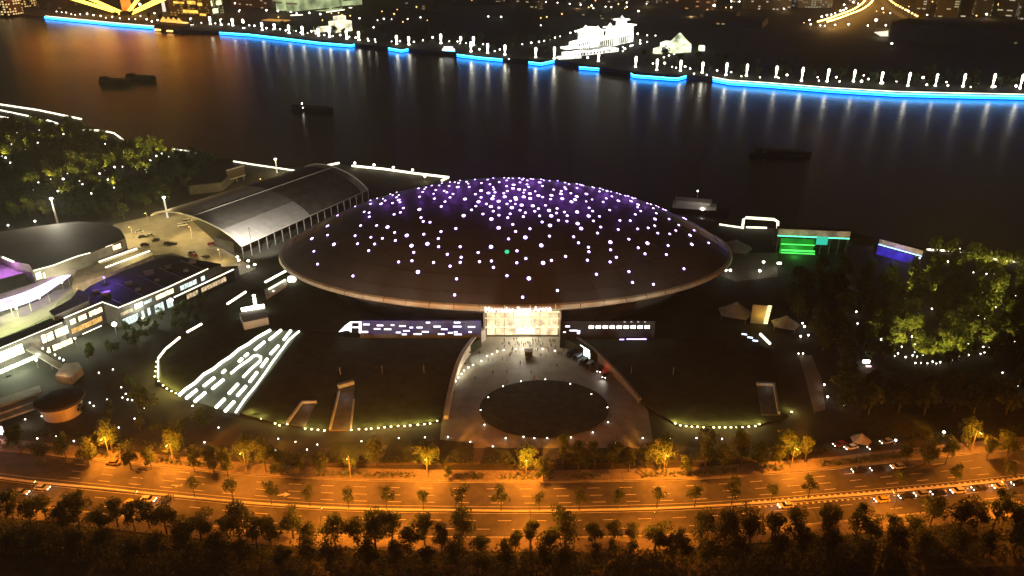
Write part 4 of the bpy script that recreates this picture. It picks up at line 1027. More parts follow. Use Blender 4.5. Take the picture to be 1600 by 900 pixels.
# ------------------------------------------------------------------ shopping blocks on the left
def block(name, label, px, z, mroof, cat='shop building', mwall=None, base=0.0):
    P = [at(x, y, z) for x, y in px]; c = sum(P, Vector()) / len(P)
    r = T(name, label, cat, (c.x, c.y, 0))
    mb = MB(); mb.prism([(p.x, p.y) for p in P], base, z - .4); mb.build('wall', mwall or M_darkwall, r)
    mb = MB(); mb.prism([(p.x, p.y) for p in P], z - .4, z); mb.build('roof', mroof, r)
    return r
def find_u(x, z, A, B, y0=380, y1=700):
    lo, hi = y0, y1
    for _ in range(40):
        m_ = (lo + hi) / 2; u, zz = on_wall(x, m_, A, B)
        if zz > z: lo = m_
        else: hi = m_
    return on_wall(x, lo, A, B)[0]
def win(parent, A, B, x0, yt, yb, x1, m_, panes=1, name='window', proud=.12):
    u0, zt = on_wall(x0, yt, A, B); _, zb = on_wall(x0, yb, A, B); u1 = find_u(x1, zt, A, B)
    d = Vector((B.x - A.x, B.y - A.y, 0)).normalized(); n = Vector((d.y, -d.x, 0))
    a = Vector((A.x, A.y, 0)) + d * u0 + n * proud * .3; b_ = Vector((A.x, A.y, 0)) + d * u1 + n * proud * .3
    fr = MB(); fr.obox(a, b_, .3, zb, zt); f = fr.build(name, M_dark, parent)
    np_ = panes * (1 if panes == 1 else 2)
    for i in range(panes * (1 if panes == 1 else 2)):
        if panes > 1 and RND.random() < .1: continue
        q0, q1 = a + (b_ - a) * (i + .06) / np_ + n * (.14 + proud), a + (b_ - a) * (i + .94) / np_ + n * (.14 + proud)
        MB().obox(q0, q1, .12, zb + .1, zt - .1).build('pane', m_, f)
    return f
def led(parent, pts, z=None, r=.28, m_=None, name='light_line'):
    P = [at(x, y, z) if z is not None else (x, y) for x, y in pts]
    mb = MB(); mb.tube(P, r, 6); return mb.build(name, m_ or E_led, parent)
E_shopw = emit('shop window warm', (1, .84, .48), 2.4, True, .7, .9)
E_shopb = emit('shop window bright', (1, .95, .72), 3.5, True, .4, .7)
E_shopg = emit('shop window green white', (.78, 1, .62), 4, True, .4, .4)
E_shopc = emit('shop window cool', (.8, .97, .9), 1.2, True, .5, .6)
E_orange = emit('orange canopy light', (1, .55, .14), 1.0, True, .5, .6)
E_dim = emit('dim warm window', (1, .72, .4), .7, True, .7, .8)
# long shop row with white roof edge
sh = block('shop_row', 'long low shop row with dark flat roof, white roof edge light and glowing windows', [(-60, 569), (0, 545), (98, 505), (101, 498), (160, 473), (185, 482), (325, 421), (345, 412), (285, 402), (262, 398), (190, 424), (140, 447), (112, 470), (88, 480), (82, 496), (45, 512), (-60, 552)], 10, M_dark)
W1 = (at(-60, 569, 10), at(98, 505, 10)); W2 = (at(101, 498, 10), at(160, 473, 10)); W3 = (at(185, 482, 10), at(325, 421, 10))
for pts, rr in (([(-60, 568), (0, 544), (97, 504)], .16), ([(100, 497), (160, 472), (185, 481), (260, 450), (325, 420)], .25)): led(sh, pts, 10.15, rr)
win(sh, *W1, -40, 566, 583, 34, E_shopg, 3); win(sh, *W1, -40, 594, 606, 62, E_shopg, 6); win(sh, *W1, 63, 524, 538, 70, E_shopb); win(sh, *W1, 71, 521, 535, 104, E_shopw, 5); win(sh, *W1, 73, 543, 556, 111, E_shopw, 5)
win(sh, *W1, -40, 612, 622, 42, E_shopw, 4); win(sh, *W1, 58, 571, 579, 75, E_shopb)
win(sh, *W2, 108, 500, 509, 158, E_shopw, 6); win(sh, *W2, 110, 514, 523, 158, E_orange, 6); win(sh, *W2, 128, 521, 531, 158, E_shopb, 3)
win(sh, *W3, 187, 489, 495, 206, E_dim, 3); win(sh, *W3, 208, 476, 485, 222, E_shopb); win(sh, *W3, 223, 471, 477, 236, E_shopc, 2); win(sh, *W3, 190, 499, 512, 238, E_shopc, 5); win(sh, *W3, 242, 462, 470, 270, E_shopw, 3); win(sh, *W3, 240, 477, 492, 268, E_shopc, 3); win(sh, *W3, 280, 447, 455, 319, E_shopc, 3)
lw = block('shop_wing', 'low shop wing with its own white edge light ending the shop row', [(270, 466), (365, 422), (372, 415), (330, 418), (285, 438)], 5.5, M_dark)
led(lw, [(272, 464.5), (365, 421)], 5.7, .3)
W4 = (at(270, 466, 5.5), at(365, 422, 5.5)); win(lw, *W4, 281, 465, 473, 352, E_dim, 8)
for i, (x, y, z) in enumerate(((180, 505, 5), (268, 468, 7))):
    p = at(x, y, z); r = T('globe_lamp', ('large white globe lamp at the middle of the shop row front', 'large white globe lamp where the shop row meets its low wing')[i], 'lamp', (p.x, p.y - 1, 0))
    mb = MB(); mb.lathe([(.12, 0), (.12, z - .8)], (p.x, p.y - 1, 0), 6); mb.build('post', M_pole, r); mb = MB(); mb.lathe([(.3, z - .9), (.95, z - .4), (1.1, z), (.95, z + .5), (.3, z + 1)], (p.x, p.y - 1, 0), 10); mb.build('globe', E_white, r)
    lamp(r, (p.x + .5, p.y - 3, z), 900, (.95, 1, .9), .6)
for x, y, a in ((200, 446, 3), (232, 430, 4), (262, 420, 2.5), (300, 412, 3), (165, 462, 3), (215, 455, 2), (290, 425, 2), (150, 458, 2.2), (245, 440, 1.8)):
    p = at(x, y, 10); b_ = MB(); b_.obox((p.x - a / 2, p.y), (p.x + a / 2, p.y + a * .5), a * .6, 10, 10.5 + a * .35); b_.build('roof_unit', M_metal, sh)
for t in range(5):
    p, q = at(150 + t * 33, 455 - t * 12, 10.02), at(190 + t * 33, 475 - t * 13, 10.02); b_ = MB(); b_.obox(p, q, .35, 10, 10.25); b_.build('roof_duct', M_metal, sh)
gt_ = random.Random(17); k = 0
for i in range(46):
    x, y = gt_.uniform(120, 330), gt_.uniform(520, 690)
    if y < 640 - (x - 120) * .55 + 10 or (x > 232 and y < 640) or x > 345: continue
    p = at(x, y); tree('garden_tree', 'small' if i % 3 else 'median', p, f'low dark tree in the garden below the shop row, {nth(k)} of the scatter', 'dark trees of the garden below the shops', gt_.uniform(.9, 1.5), rnd=gt_); k += 1
for i in range(26):
    t = gt_.random(); x, y = 130 + 190 * t, 530 - 62 * t + gt_.uniform(6, 40)
    p = at(x, y); tree('garden_tree', 'small', p, f'dark clipped tree on the green slope under the shop front, {nth(i)} of the scatter', 'dark trees on the slope under the shops', gt_.uniform(.9, 1.6), rnd=gt_)
# covered stair coming down from the shops
st = T('covered_stair', 'pale sloping stair roof running down from the shop row beside a line of small lamps', 'stairs', at(80, 565, 0))
p, q = at(45, 543, 7), at(112, 583, 1.2); n = Vector((-(q - p).y, (q - p).x, 0)).normalized() * 1.3
mb = MB(); mb.add([p - n, q - n, q + n, p + n] + [v - Vector((0, 0, .5)) for v in (p - n, q - n, q + n, p + n)], [(0, 1, 2, 3), (7, 6, 5, 4), (0, 4, 5, 1), (1, 5, 6, 2), (2, 6, 7, 3), (3, 7, 4, 0)]); mb.build('stair_roof', M_pale, st)
for t in (.1, .5, .9):
    v = p + (q - p) * t; mb = MB(); mb.lathe([(.2, 0), (.2, v.z - .5)], (v.x, v.y, 0), 6); mb.build('post', M_pole, st)
for x, y in ((62, 541), (67, 545), (75, 550), (86, 555), (93, 560), (99, 563)):
    v = at(x, y, 3); mb = MB(); mb.lathe([(.1, 0), (.3, .1), (.3, .6), (.1, .7)], (v.x, v.y, 2.8), 6); mb.build('step_lamp', E_whiteN, st)
p = at(70, 540, 4); lamp(st, (p.x + 1, p.y - 3, 6), 700, (1, .92, .6), .4)
bx = block('brick_pavilion', 'small brown lit pavilion at the foot of the covered stair', [(86, 586), (110, 590), (128, 574), (122, 566), (100, 568)], 3.2, mat('warm stone roof', (.32, .24, .17), .8), 'pavilion', mat('warm stone', (.34, .24, .17), .85))
p = at(105, 592, 0); lamp(bx, (p.x, p.y - 4, 5), 500, (1, .7, .38), .4)
tp = block('terrace', 'stepped pale concrete terraces in front of the green white shop windows', [(-40, 640), (0, 622), (62, 602), (64, 612), (0, 634), (-40, 652)], 2.4, M_conc, 'terrace', M_conc)
for k, (dy, z) in enumerate(((11, 1.6), (22, .8))):
    P = [at(x, y + dy, z) for x, y in ((-40, 640), (0, 622), (62, 602), (64, 612), (0, 634), (-40, 652))]
    mb = MB(); mb.prism([(v.x, v.y) for v in P], 0, z); mb.build('step', M_conc, tp)
p = at(25, 608, 0); lamp(tp, (p.x, p.y, 6), 900, (1, .85, .5), .5)
for x, y, pw in ((20, 585, 12000), (120, 540, 6000), (225, 508, 5000), (60, 575, 8000)):  # lamps added to brighten the shop front
    p = at(x, y, 0); r = T('added_facade_lamp', f'added greenish white lamp washing the shop front near the {["green windows", "orange canopy", "cool glazed wall", "covered stair"][(20, 120, 225, 60).index(x)]}', 'lamp post', p); part('post', bo_me[0], r, scale=(1, 1, 4)); part('globe', bo_me[1], r, (0, 0, 2.4)); lamp(r, (p.x + .5, p.y + 1, 6), pw, (.92, 1, .72), .4)
# round drum pavilion
p = at(99, 645, 0); dr = T('round_pavilion', 'round dark roofed drum pavilion with pale curved wall', 'pavilion', (p.x, p.y, 0))
MB().lathe([(6.4, 0), (7.2, 5.6)], (p.x, p.y, 0), 28).build('drum_wall', M_pale, dr, smooth=False); MB().lathe([(8.2, 5.6), (8.5, 6.0), (8.2, 6.6), (5, 7.1), (.5, 7.4)], (p.x, p.y, 0), 28).build('roof', M_dark, dr)
lamp(dr, (p.x - 9.5, p.y - 9, 3.2), 450, (1, .85, .65), .4)
sg = T('pink_sign', 'glowing pinkish white signboard at the roadside by the drum pavilion', 'sign', at(4, 680, 0))
p = at(4, 680, 0); MB().obox((p.x - 4, p.y), (p.x + 1.6, p.y - .6), .4, .5, 4.6).build('board', M_dark, sg); MB().obox((p.x - 3.8, p.y - .3), (p.x + 1.4, p.y - .9), .2, .8, 4.3).build('light_panel', emit('pink sign light', (1, .72, .78), 3.2), sg)
lamp(sg, (p.x + 1, p.y - 4, 3), 900, (1, .35, .3), .5)
# big oval hall
oh = block('oval_hall', 'big dark oval roofed hall edged by a thin white light line', [(-60, 372), (0, 362), (60, 353), (120, 346), (165, 348), (188, 358), (196, 372), (178, 381), (140, 396), (95, 410), (52, 423), (45, 413), (22, 409), (0, 399), (-60, 396)], 13, mat('oval hall roof', (.15, .135, .115), .7, var=.2, scale=.05), 'hall', M_darkwall)
led(oh, [(52, 423), (85, 414), (108, 405), (122, 400), (141, 395)], 13.2, .22); led(oh, [(165, 386), (176, 382)], 13.2, .12); led(oh, [(4, 402), (21, 409)], 13.6, .45)
W5 = (at(-60, 438, 13), at(52, 423, 13)); W6 = (at(52, 423, 13), at(178, 381, 13))
win(oh, *W6, 54, 427, 438, 63, E_shopb); win(oh, *W6, 66, 426, 436, 78, E_shopw, 2); win(oh, *W6, 86, 420, 430, 108, E_dim, 3); win(oh, *W6, 175, 384, 392, 192, E_shopw, 2)
ph = block('violet_shop', 'violet lit shop front under the oval hall with warm windows', [(-60, 445), (0, 436), (46, 424), (44, 412), (20, 412), (-60, 420)], 8, mat('violet shop roof', (.3, .25, .3), .7), 'shop building')
W7 = (at(-60, 445, 8), at(46, 424, 8)); win(ph, *W7, -40, 452, 470, 44, E_shopw, 8)
p = at(15, 425, 8); lamp(ph, (p.x, p.y - 3, 13), 11000, (.62, .2, .8), .6)
# violet white swooping canopy and its court
cn = T('swoop_canopy', 'swooping violet white glowing canopy curving past the oval hall', 'canopy', at(50, 470, 0))
up_ = smooth([at(x, y, 6.5) for x, y in ((-60, 482), (0, 468), (30, 459), (60, 447), (90, 433), (119, 422))], 4); lo_ = smooth([at(x, y, 5.2) for x, y in ((-60, 505), (0, 486), (30, 477), (60, 465), (88, 446), (120, 423.5))], 4); tp_ = smooth([at(x, y, 7.5) for x, y in ((-60, 470), (0, 459), (30, 450), (60, 440), (90, 429), (118, 421))], 4)
def sheet(A, B, t=.25):
    mb = MB(); n = len(A); vs = list(A) + list(B) + [v - Vector((0, 0, t)) for v in A] + [v - Vector((0, 0, t)) for v in B]; fs = []
    for i in range(n - 1): fs += [(i, n + i, n + i + 1, i + 1), (2 * n + i + 1, 3 * n + i + 1, 3 * n + i, 2 * n + i), (n + i, 3 * n + i, 3 * n + i + 1, n + i + 1), (i + 1, 2 * n + i + 1, 2 * n + i, i)]
    return mb.add(vs, fs)
sheet(up_, lo_).build('membrane', emit('violet white membrane', (.74, .62, 1), 2.2, True, .45, .12), cn); sheet(tp_, [v + Vector((0, 0, .06)) for v in up_]).build('upper_fascia', mat('violet light tint', (.14, .09, .2), .5), cn)  # violet light put into both sheets, as glow and as base tint
for i in range(2, len(lo_), 4):
    v = lo_[i]; mb = MB(); mb.lathe([(.2, 0), (.2, v.z - .2)], (v.x, v.y, 0), 6); mb.build('post', M_pole, cn)
mb = MB(); mb.prism([at(x, y, .05) for x, y in ((-60, 520), (0, 495), (60, 470), (110, 440), (120, 452), (90, 472), (80, 492), (45, 510), (-60, 552))], -1, .05); S('court_paving', mb, M_plaza)
for i, (x, y, pw) in enumerate(((-10, 515, 36000), (30, 497, 48000), (65, 480, 38000), (100, 455, 12000))):
    p = at(x, y, 0); r = T('court_lamp', f'yellow green court lamp under the swooping canopy, {nth(i)} from the left', 'lamp post', p, 'court lamps')
    part('post', bo_me[0], r, scale=(1, 1, 5)); part('globe', bo_me[1], r, (0, 0, 3.4), scale=(1.2, 1.2, 1.2)); lamp(r, (p.x, p.y - .8, 5.8), pw, (.9, 1, .42) if i < 3 else (1, .85, .6), .4)
p = at(165, 445, 10); r = T('roof_lamp', 'violet floodlight on the dark flat shop roof', 'lamp', (p.x, p.y, 10)); MB().lathe([(.15, 0), (.15, 3.2)], p, 6).build('post', M_pole, r); MB().lathe([(.2, 3.2), (.5, 3.4), (.5, 3.8), (.2, 4)], p, 8).build('lamp_head', emit('violet lamp', (.4, .25, 1), 3, False), r); lamp(r, p + Vector((0, 0, 4.6)), 6000, (.25, .1, 1), .4)
rp = block('roof_plant_room', 'violet tinted plant room boxes at the corner of the shop roof', [(84, 494), (76, 486), (110, 468), (122, 452), (140, 458), (138, 470)], 12.5, mat('plant room roof', (.22, .2, .24), .7), 'plant room')
# stepped lit shops beyond
sp = block('stepped_shop', 'stepped cream lit shop with long light shelves between the oval hall and the lot', [(112, 446), (165, 430), (240, 398), (236, 391), (212, 386), (150, 407), (118, 424)], 6.5, mat('cream roof', (.4, .34, .22), .7), 'shop building', mat('cream wall', (.42, .34, .22), .8))
for pts, z in (([(155, 409), (214, 388)], 8.4), ([(165, 418), (234, 392)], 7.2)):
    P, Q = at(*pts[0], z), at(*pts[1], z); MB().obox(P, Q, 2.2, z - .7, z - .1).build('light_shelf', M_pale, sp); MB().obox(P, Q, .7, z - .1, z + .25).build('light_line', E_led, sp)
W8 = (at(112, 446, 6.5), at(240, 398, 6.5)); win(sp, *W8, 168, 432, 443, 197, E_shopb, 2); win(sp, *W8, 118, 449, 460, 164, E_orange, 4); win(sp, *W8, 200, 417, 424, 228, E_shopw, 3)
p = at(150, 440, 6); lamp(sp, (p.x, p.y - 5, 9), 9000, (1, .8, .42), .5); p = at(215, 405, 6); lamp(sp, (p.x, p.y - 2, 10), 9000, (1, .85, .45), .5)

# pavilions at the near left corner of the arena
pv = block('kiosk_block', 'pale boxy kiosk with a bright white glowing top beside the skylight strip', [(374, 489), (414, 481), (419, 496), (380, 504)], 8.5, M_pale, 'kiosk', M_pale)
P, Q = at(377, 484, 8.8), at(413, 478, 8.8); MB().obox(P, Q, 2.6, 8.5, 9.1).build('light_box', E_white, pv)
p = at(396, 500, 6); lamp(pv, (p.x, p.y - 5, 7), 350, (1, 1, .9), .4)
for i in range(4):
    v = at(396.5 + i * .8, 462 + i * 4.6, 7); r = T('marker_lamp', f'round white marker lamp in the short line above the boxy kiosk, {nth(i)} down', 'lamp', (v.x, v.y, 5.0), 'marker lamps above the boxy kiosk'); MB().lathe([(.3, 0), (.3, 1.4)], (v.x, v.y, 5), 6).build('post', M_pole, r); MB().lathe([(.4, 1.4), (.75, 1.6), (.75, 2.2), (.3, 2.5)], (v.x, v.y, 5), 8).build('globe', E_whiteN, r)
for i, (a, b_, w, lab) in enumerate((((355, 475), (384, 456), .8, 'thick warm white light bar near the boxy kiosk'), ((414, 441), (447, 423), .8, 'thick warm white light bar tucked under the dome rim'), ((247, 590), (247, 562), .4, 'warm light line along the podium edge, lower stretch'), ((247, 560), (258, 546), .7, 'warm light line at the bend of the podium edge'), ((259, 545), (281, 527), .7, 'warm light line along the podium edge, middle stretch'), ((292, 519), (315, 506), .7, 'warm light line along the podium edge, upper stretch'))):
    P, Q = at_f(*a, lambda v: slope(v) + 1.6), at_f(*b_, lambda v: slope(v) + 1.6); r = T('light_bar', lab, 'light bar', ((P.x + Q.x) / 2, (P.y + Q.y) / 2, 0))
    mb = MB(); d = (Q - P).normalized(); n = Vector((-d.y, d.x, 0)); mb.tube([P - Vector((0, 0, .5)), Q - Vector((0, 0, .5))], w * .45, 6); mb.build('rail', M_metal, r); mb = MB(); mb.tube([P, Q], w * .6, 6); mb.build('light_tube', emit('warm bar light', (1, .9, .66), 4.5), r)
gp = block('glass_pavilion', 'pale mauve glazed pavilion under the dome rim at its near left', [(413, 452), (447, 436), (449, 446), (416, 464)], 8, M_pale, 'pavilion', mat('mauve cladding', (.42, .38, .4), .5))
P, Q = at(420, 452, 8.2), at(446, 437, 8.2); MB().obox(P, Q, .6, 8, 8.5).build('light_line', E_led, gp); p = at(432, 458, 5); lamp(gp, (p.x, p.y - 4, 8), 350, (1, .9, .9), .4)
P = at(456, 436, 9); r = T('light_cube', 'small bright white light cube against the dome rim', 'light', (P.x, P.y, 0)); MB().lathe([(.4, 0), (.4, 8)], (P.x, P.y, 0), 6).build('post', M_pole, r); MB().box((P.x, P.y, 9), (3.2, 2, 2)).build('light_box', E_white, r)
# cars with lights near the hall end
for i, (x, y, z) in enumerate(((371, 402, 4), (388, 408, 4), (398, 414, 3.5), (388, 417, 3.5), (373, 407, 3))):
    p = at(x, y, z); r = T('yard_lamp', f'white yard lamp between the vaulted hall and the dome, {nth(i)} of five', 'lamp post', (p.x, p.y, 0), 'yard lamps by the dome'); MB().lathe([(.12, 0), (.1, z - .3)], (p.x, p.y, 0), 6).build('post', M_pole, r); MB().lathe([(.2, z - .3), (.7, z), (.7, z + .4), (.2, z + .7)], (p.x, p.y, 0), 8).build('globe', E_whiteN, r)
    if i < 3: lamp(r, (p.x, p.y - 1.2, z + 1), 500, (1, .95, .8), .4)
# dark low hall and billboard behind the car park
dh = block('dark_shed', 'low dark shed among trees behind the vaulted hall', [(280, 268), (345, 255), (372, 262), (345, 285), (295, 290)], 6, M_dark, 'shed')
bb = T('billboard', 'pale framed billboard standing by the lane to the river', 'billboard', at(370, 292)); A, B = at(357, 288), at(384, 280)
for k, (z0, z1, m_) in enumerate(((3, 9.5, M_bark), )): MB().obox(A, B, .5, z0, z1).build('panel', m_, bb)
for z in (3, 9.5): MB().obox(A, B, .9, z - .3, z + .3).build('frame', M_pale, bb)
for t in (.1, .5, .9): v = A + (B - A) * t; MB().lathe([(.3, 0), (.3, 3)], (v.x, v.y, 0), 6).build('post', M_pole, bb)
# riverside rails of light
def rail(label, px, r_=.5, z=1.2, m_=None):
    P = [at(x, y, z) for x, y in px]; c = P[len(P) // 2]; r = T('lit_rail', label, 'railing', (c.x, c.y, 0))
    mb = MB()
    for a, b_ in zip(P[:-1], P[1:]):
        n = max(1, int((b_ - a).length / 6))
        for i in range(n): v = a + (b_ - a) * i / n; mb.lathe([(.07, 0), (.07, z)], (v.x, v.y, 0), 4)
    mb.build('posts', M_pole, r); MB().tube(P, r_, 6).build('light_line', m_ or E_led, r); return r
rail('long white lit rail of the upper river terrace', [(-60, 153), (0, 163), (60, 172), (127, 186)], .7)
rail('second white lit rail below the long terrace rail', [(-60, 163), (0, 172), (53, 183)], .6)
rail('short white lit rail end lowest on the terrace', [(-60, 178), (0, 182), (13, 184)], .5)
rail('small curved white lit rail below the terrace', [(54, 187), (75, 188), (90, 193)], .6)
rail('curved white lit rail round the promenade corner', [(130, 203), (160, 204), (178, 208), (192, 218)], .6)
rail('white lit rail by the tree tops at the park end', [(270, 233), (295, 236), (306, 240)], .5)
rail('yellowish lit rail beside the slim mast', [(365, 252), (395, 257), (430, 262), (470, 268)], .5)
rail('short lit rail at the far gable of the vaulted hall', [(511, 258.5), (530, 254.5)], .7)
rail('long yellowish lit promenade rail ending at the dome', [(550, 259), (600, 264), (650, 271), (701, 277), (690, 282)], .75)
for i, (x, y) in enumerate(((555, 262), (585, 265), (615, 269), (645, 273), (664, 283))):
    p = at(x, y); r = T('promenade_lamp', f'round promenade lamp behind the long rail, {nth(i)} from the left', 'lamp post', p, 'lamps behind the long rail'); part('post', bo_me[0], r, scale=(1.5, 1.5, 3)); part('globe', bo_me[1], r, (0, 0, 1.2), scale=(2, 2, 2)); lamp(r, (p.x, p.y - 2, 4), 900, (1, .85, .45), .4)

# ------------------------------------------------------------------ riverside park on the left
def in_poly(x, y, P):
    c = False; j = len(P) - 1
    for i in range(len(P)):
        if (P[i][1] > y) != (P[j][1] > y) and x < (P[j][0] - P[i][0]) * (y - P[i][1]) / (P[j][1] - P[i][1]) + P[i][0]: c = not c
        j = i
    return c
def park(poly, ys, dx, fmt, group, kind='park', sc=(.85, 1.2), seed=5):
    r = random.Random(seed)
    for j, y in enumerate(ys):
        i = 0; x = -30 + (j % 2) * dx / 2
        while x < 1640:
            xx, yy = x + r.uniform(-.3, .3) * dx, y + r.uniform(-3, 3)
            if in_poly(xx, yy, poly):
                p = at(xx, yy); tree('park_tree', kind, (p.x, p.y, 0), fmt.format(nth(j), nth(i)), group, r.uniform(*sc), rnd=r); i += 1
            x += dx * (0.8 + .4 * (y - 180) / 400)
PK_L = [(-40, 196), (40, 192), (110, 203), (180, 222), (290, 243), (340, 258), (330, 280), (300, 300), (262, 322), (190, 344), (120, 344), (60, 350), (-40, 362)]
park(PK_L, [201, 213, 225, 237, 249, 261, 273, 285, 297, 310, 324, 340, 354], 25, 'left park tree, {} row back from the water, {} from the left', 'trees of the left river park')
def park_lights(pts, name, fmt, group, power, col, every=1, sc=1.4):
    for i, (x, y) in enumerate(sorted(pts)):
        p = at(x, y + 1, 0); r = T(name, fmt.format(nth(i)), 'park light', (p.x, p.y, 0), group)
        part('post', bo_me[0], r, scale=(1.2, 1.2, 2)); s_ = sc * (.7 + .5 * ((i * 37) % 10) / 10); part('globe', bo_me[1], r, (0, 0, .6), scale=(s_, s_, s_))
        if i % every == 0: lamp(r, (p.x, p.y - .3, 3.6), power, col, .3, 120 if power > 1000 else None, (p.x, p.y + 3, 9))
park_lights([(4, 246), (10, 250), (17, 257), (20, 229), (40, 236), (60, 226), (95, 232), (130, 222), (165, 228), (200, 232), (221, 242), (233, 244), (245, 247), (254, 244), (265, 249), (225, 254), (236, 255), (172, 267), (180, 265), (193, 264), (212, 265), (214, 278), (227, 269), (229, 273), (157, 275), (164, 271), (137, 278), (126, 286), (130, 291), (81, 284), (82, 293), (61, 288), (52, 301), (100, 284), (107, 274), (121, 265), (170, 285), (169, 301), (179, 296), (144, 306), (92, 303), (100, 314), (14, 356), (56, 350), (28, 210), (62, 206), (100, 212), (150, 214), (250, 232), (275, 238)], 'park_light', 'yellow green park light in the left park, {} from the left', 'lights of the left river park', 20000, (1, .66, .13))
# ------------------------------------------------------------------ riverside on the right
rail('lit rail at the water right of the dome', [(1124, 350.5), (1140, 353), (1158, 355.5)], .45)
b0, b1 = at(1160, 357, 0), at(1215, 360, 0)
fr = T('lit_portal', 'rectangular white lit portal frame standing at the water edge', 'portal frame', ((b0.x + b1.x) / 2, b0.y, 0)); hh = hgt(1160, 340, b0)
MB().tube([(b0.x, b0.y, 0), (b0.x, b0.y, hh * .85), (b0.x + 1.2, b0.y, hh), (b1.x - 3, b1.y, hh), (b1.x - .6, b1.y, hh * .8), (b1.x, b1.y, 0)], .75, 6).build('frame_tube', emit('frame glow', (1, .92, .62), 2.2), fr)
rail('lit rail passing under the white portal frame', [(1166, 355), (1198, 356)], .5)
def pavilion(label, xa, ya, xb, yb, yt0, yt1, m_under, lines, glow, pw):
    A, B = at(xa, ya), at(xb, yb); r = T('river_pavilion', label, 'pavilion', ((A.x + B.x) / 2, (A.y + B.y) / 2, 0))
    d = (B - A).normalized(); n = Vector((d.y, -d.x, 0)); z1 = on_wall(xa, yt0, A, B)[1]; z0 = on_wall(xa, yt1, A, B)[1]
    MB().obox(A - n * 2.6, B - n * 2.6, 4.2, z0 + .2, z1 - .2).build('roof', M_dark, r)
    MB().obox(A, B, .6, z0, z1).build('fascia', mat('lit fascia', (.7, .62, .5), .6), r)
    for i in range(9):
        v = A + (B - A) * (i + .1) / 8.2; MB().lathe([(.25, 0), (.25, z0)], (v.x, v.y, 0), 6).build('column', M_pole, r)
    MB().obox(A - n * 9, B - n * 9, .6, 0, z0).build('rear_wall', M_darkwall, r)
    MB().obox(A + n * .2, B + n * .2, .4, z0 - .5, z0 - .02).build('light_line', glow, r)
    for t in (.12, .37, .62, .88): lamp(r, A + (B - A) * t + n * 3.5 + Vector((0, 0, z0 + 2.2)), pw, (1, .85, .65), .4)
    return r, A, B, n, z0
pvA = pavilion('long river pavilion with pale fascia above a bright green lit bay', 1211, 394, 1322, 399, 357, 367, None, None, emit('green blue line', (.1, 1, .5), 3), 130)
pvB = pavilion('river pavilion with pale fascia above a deep blue lit bay', 1370, 396, 1437, 415, 372, 380, None, None, emit('blue line', (.35, .6, 1), 3), 130)
r, A, B, n, z0 = pvA
def bay(r, A, B, n, x0, x1, y0, y1, name, m_, off):
    u0, za = on_wall(x0, y0, A, B); u1, _ = on_wall(x1, y0, A, B); _, zb = on_wall(x0, y1, A, B); d = (B - A).normalized()
    MB().obox(A + d * u0 + n * off, A + d * u1 + n * off, .3, max(zb, .02), za).build(name, m_, r)
bay(r, A, B, n, 1220, 1273, 371, 399, 'green_panel', emit('green bay', (.01, .42, .02), .55, True, .5, .2), .9)
for y in (380, 389, 393.5): bay(r, A, B, n, 1220, 1273, y - .9, y + (1.4 if y == 389 else .5), 'green_tube', emit('green tube', (.1, 1, .14), 1.6), 1.2)
bay(r, A, B, n, 1276, 1294, 369, 381, 'cyan_panel', emit('cyan bay', (.05, .9, .6), .7), .9)
v = (A * .75 + B * .25) + n * 5; lamp(r, (v.x, v.y, 2.5), 1500, (.1, 1, .15), .5)
r, A, B, n, z0 = pvB
bay(r, A, B, n, 1373, 1432, 384, 412, 'blue_panel', emit('blue bay', (.05, .03, .6), .7, True, .5, .2), .9); v = (A + B) / 2 + n * 4; lamp(r, (v.x, v.y, 3), 900, (.12, .1, 1), .5)
dk = block('dark_pavilion', 'dark squat pavilion between the green lit and blue lit bays', [(1322, 372), (1368, 374), (1366, 384), (1324, 384)], 7, M_dark, 'pavilion')
rail('yellow lit rail at the park edge beyond the blue bay', [(1448, 390), (1462, 391), (1490, 392)], .5); rail('short white lit rail on the water beyond the park', [(1500, 394), (1522, 397)], .45); rail('lit rail stepping along the water at the far right', [(1546, 398), (1553, 405), (1600, 410), (1660, 416)], .5)
# docked ship
p = at(1092, 333, -4); L_ = 34
def ship(label, px, py, L, Wd, ang, decks, mdeck, mast=True, lights=()):
    p = at(px, py, -4); r = T('ship', label, 'ship', (p.x, p.y, -4), None, ang)
    mb = MB(); h = [(-L / 2, Wd * .42), (-L * .1, Wd / 2), (L * .25, Wd / 2), (L * .42, Wd * .28), (L / 2, .15)]
    poly = h + [(x, -y) for x, y in reversed(h)]; lo = [(x * .95, y * .8) for x, y in poly]; n = len(poly)
    vs = [(x, y, -.8) for x, y in lo] + [(x, y, 2.4 + max(0, x / L) * 1.6) for x, y in poly]
    mb.add(vs, [tuple(range(n, 2 * n)), tuple(reversed(range(n)))] + [(i, i + n, (i + 1) % n + n, (i + 1) % n) for i in range(n)])
    o = bpy.data.objects.new('hull', mb.mesh('hull', M_hull)); COL.objects.link(o); o.parent = r
    for x, y, z, a, b_, c, m_, nm in decks:
        k = MB(); k.box((x, y, z), (a, b_, c)); part(nm, k.mesh(nm, m_), r)
    if mast: k = MB(); k.tube([(-L * .05, 0, 5), (-L * .05, 0, 13)], .15, 5); part('mast', k.mesh('mast', M_pole), r)
    for x, y, z, s in lights: k = MB(); k.box((x, y, z), (s, s, s)); part('deck_light', k.mesh('deck_light', E_whiteN), r)
    return r
sdk = ship('pale decked tour ship moored behind the dome', 1092, 331, 36, 9, math.radians(-14), [(-3, 0, 3.6, 26, 7.4, 2.4, M_white, 'lower_deck'), (-4, 0, 6.0, 20, 6.4, 2.2, M_white, 'upper_deck'), (-4, 0, 7.25, 22, 7, .25, M_pale, 'sun_roof'), (5, 0, 5.6, 3, 5, 2.2, M_white, 'bridge')], M_white, True, [(-2, 0, 13.2, .7), (2, -4.2, 3.4, 1.2)])
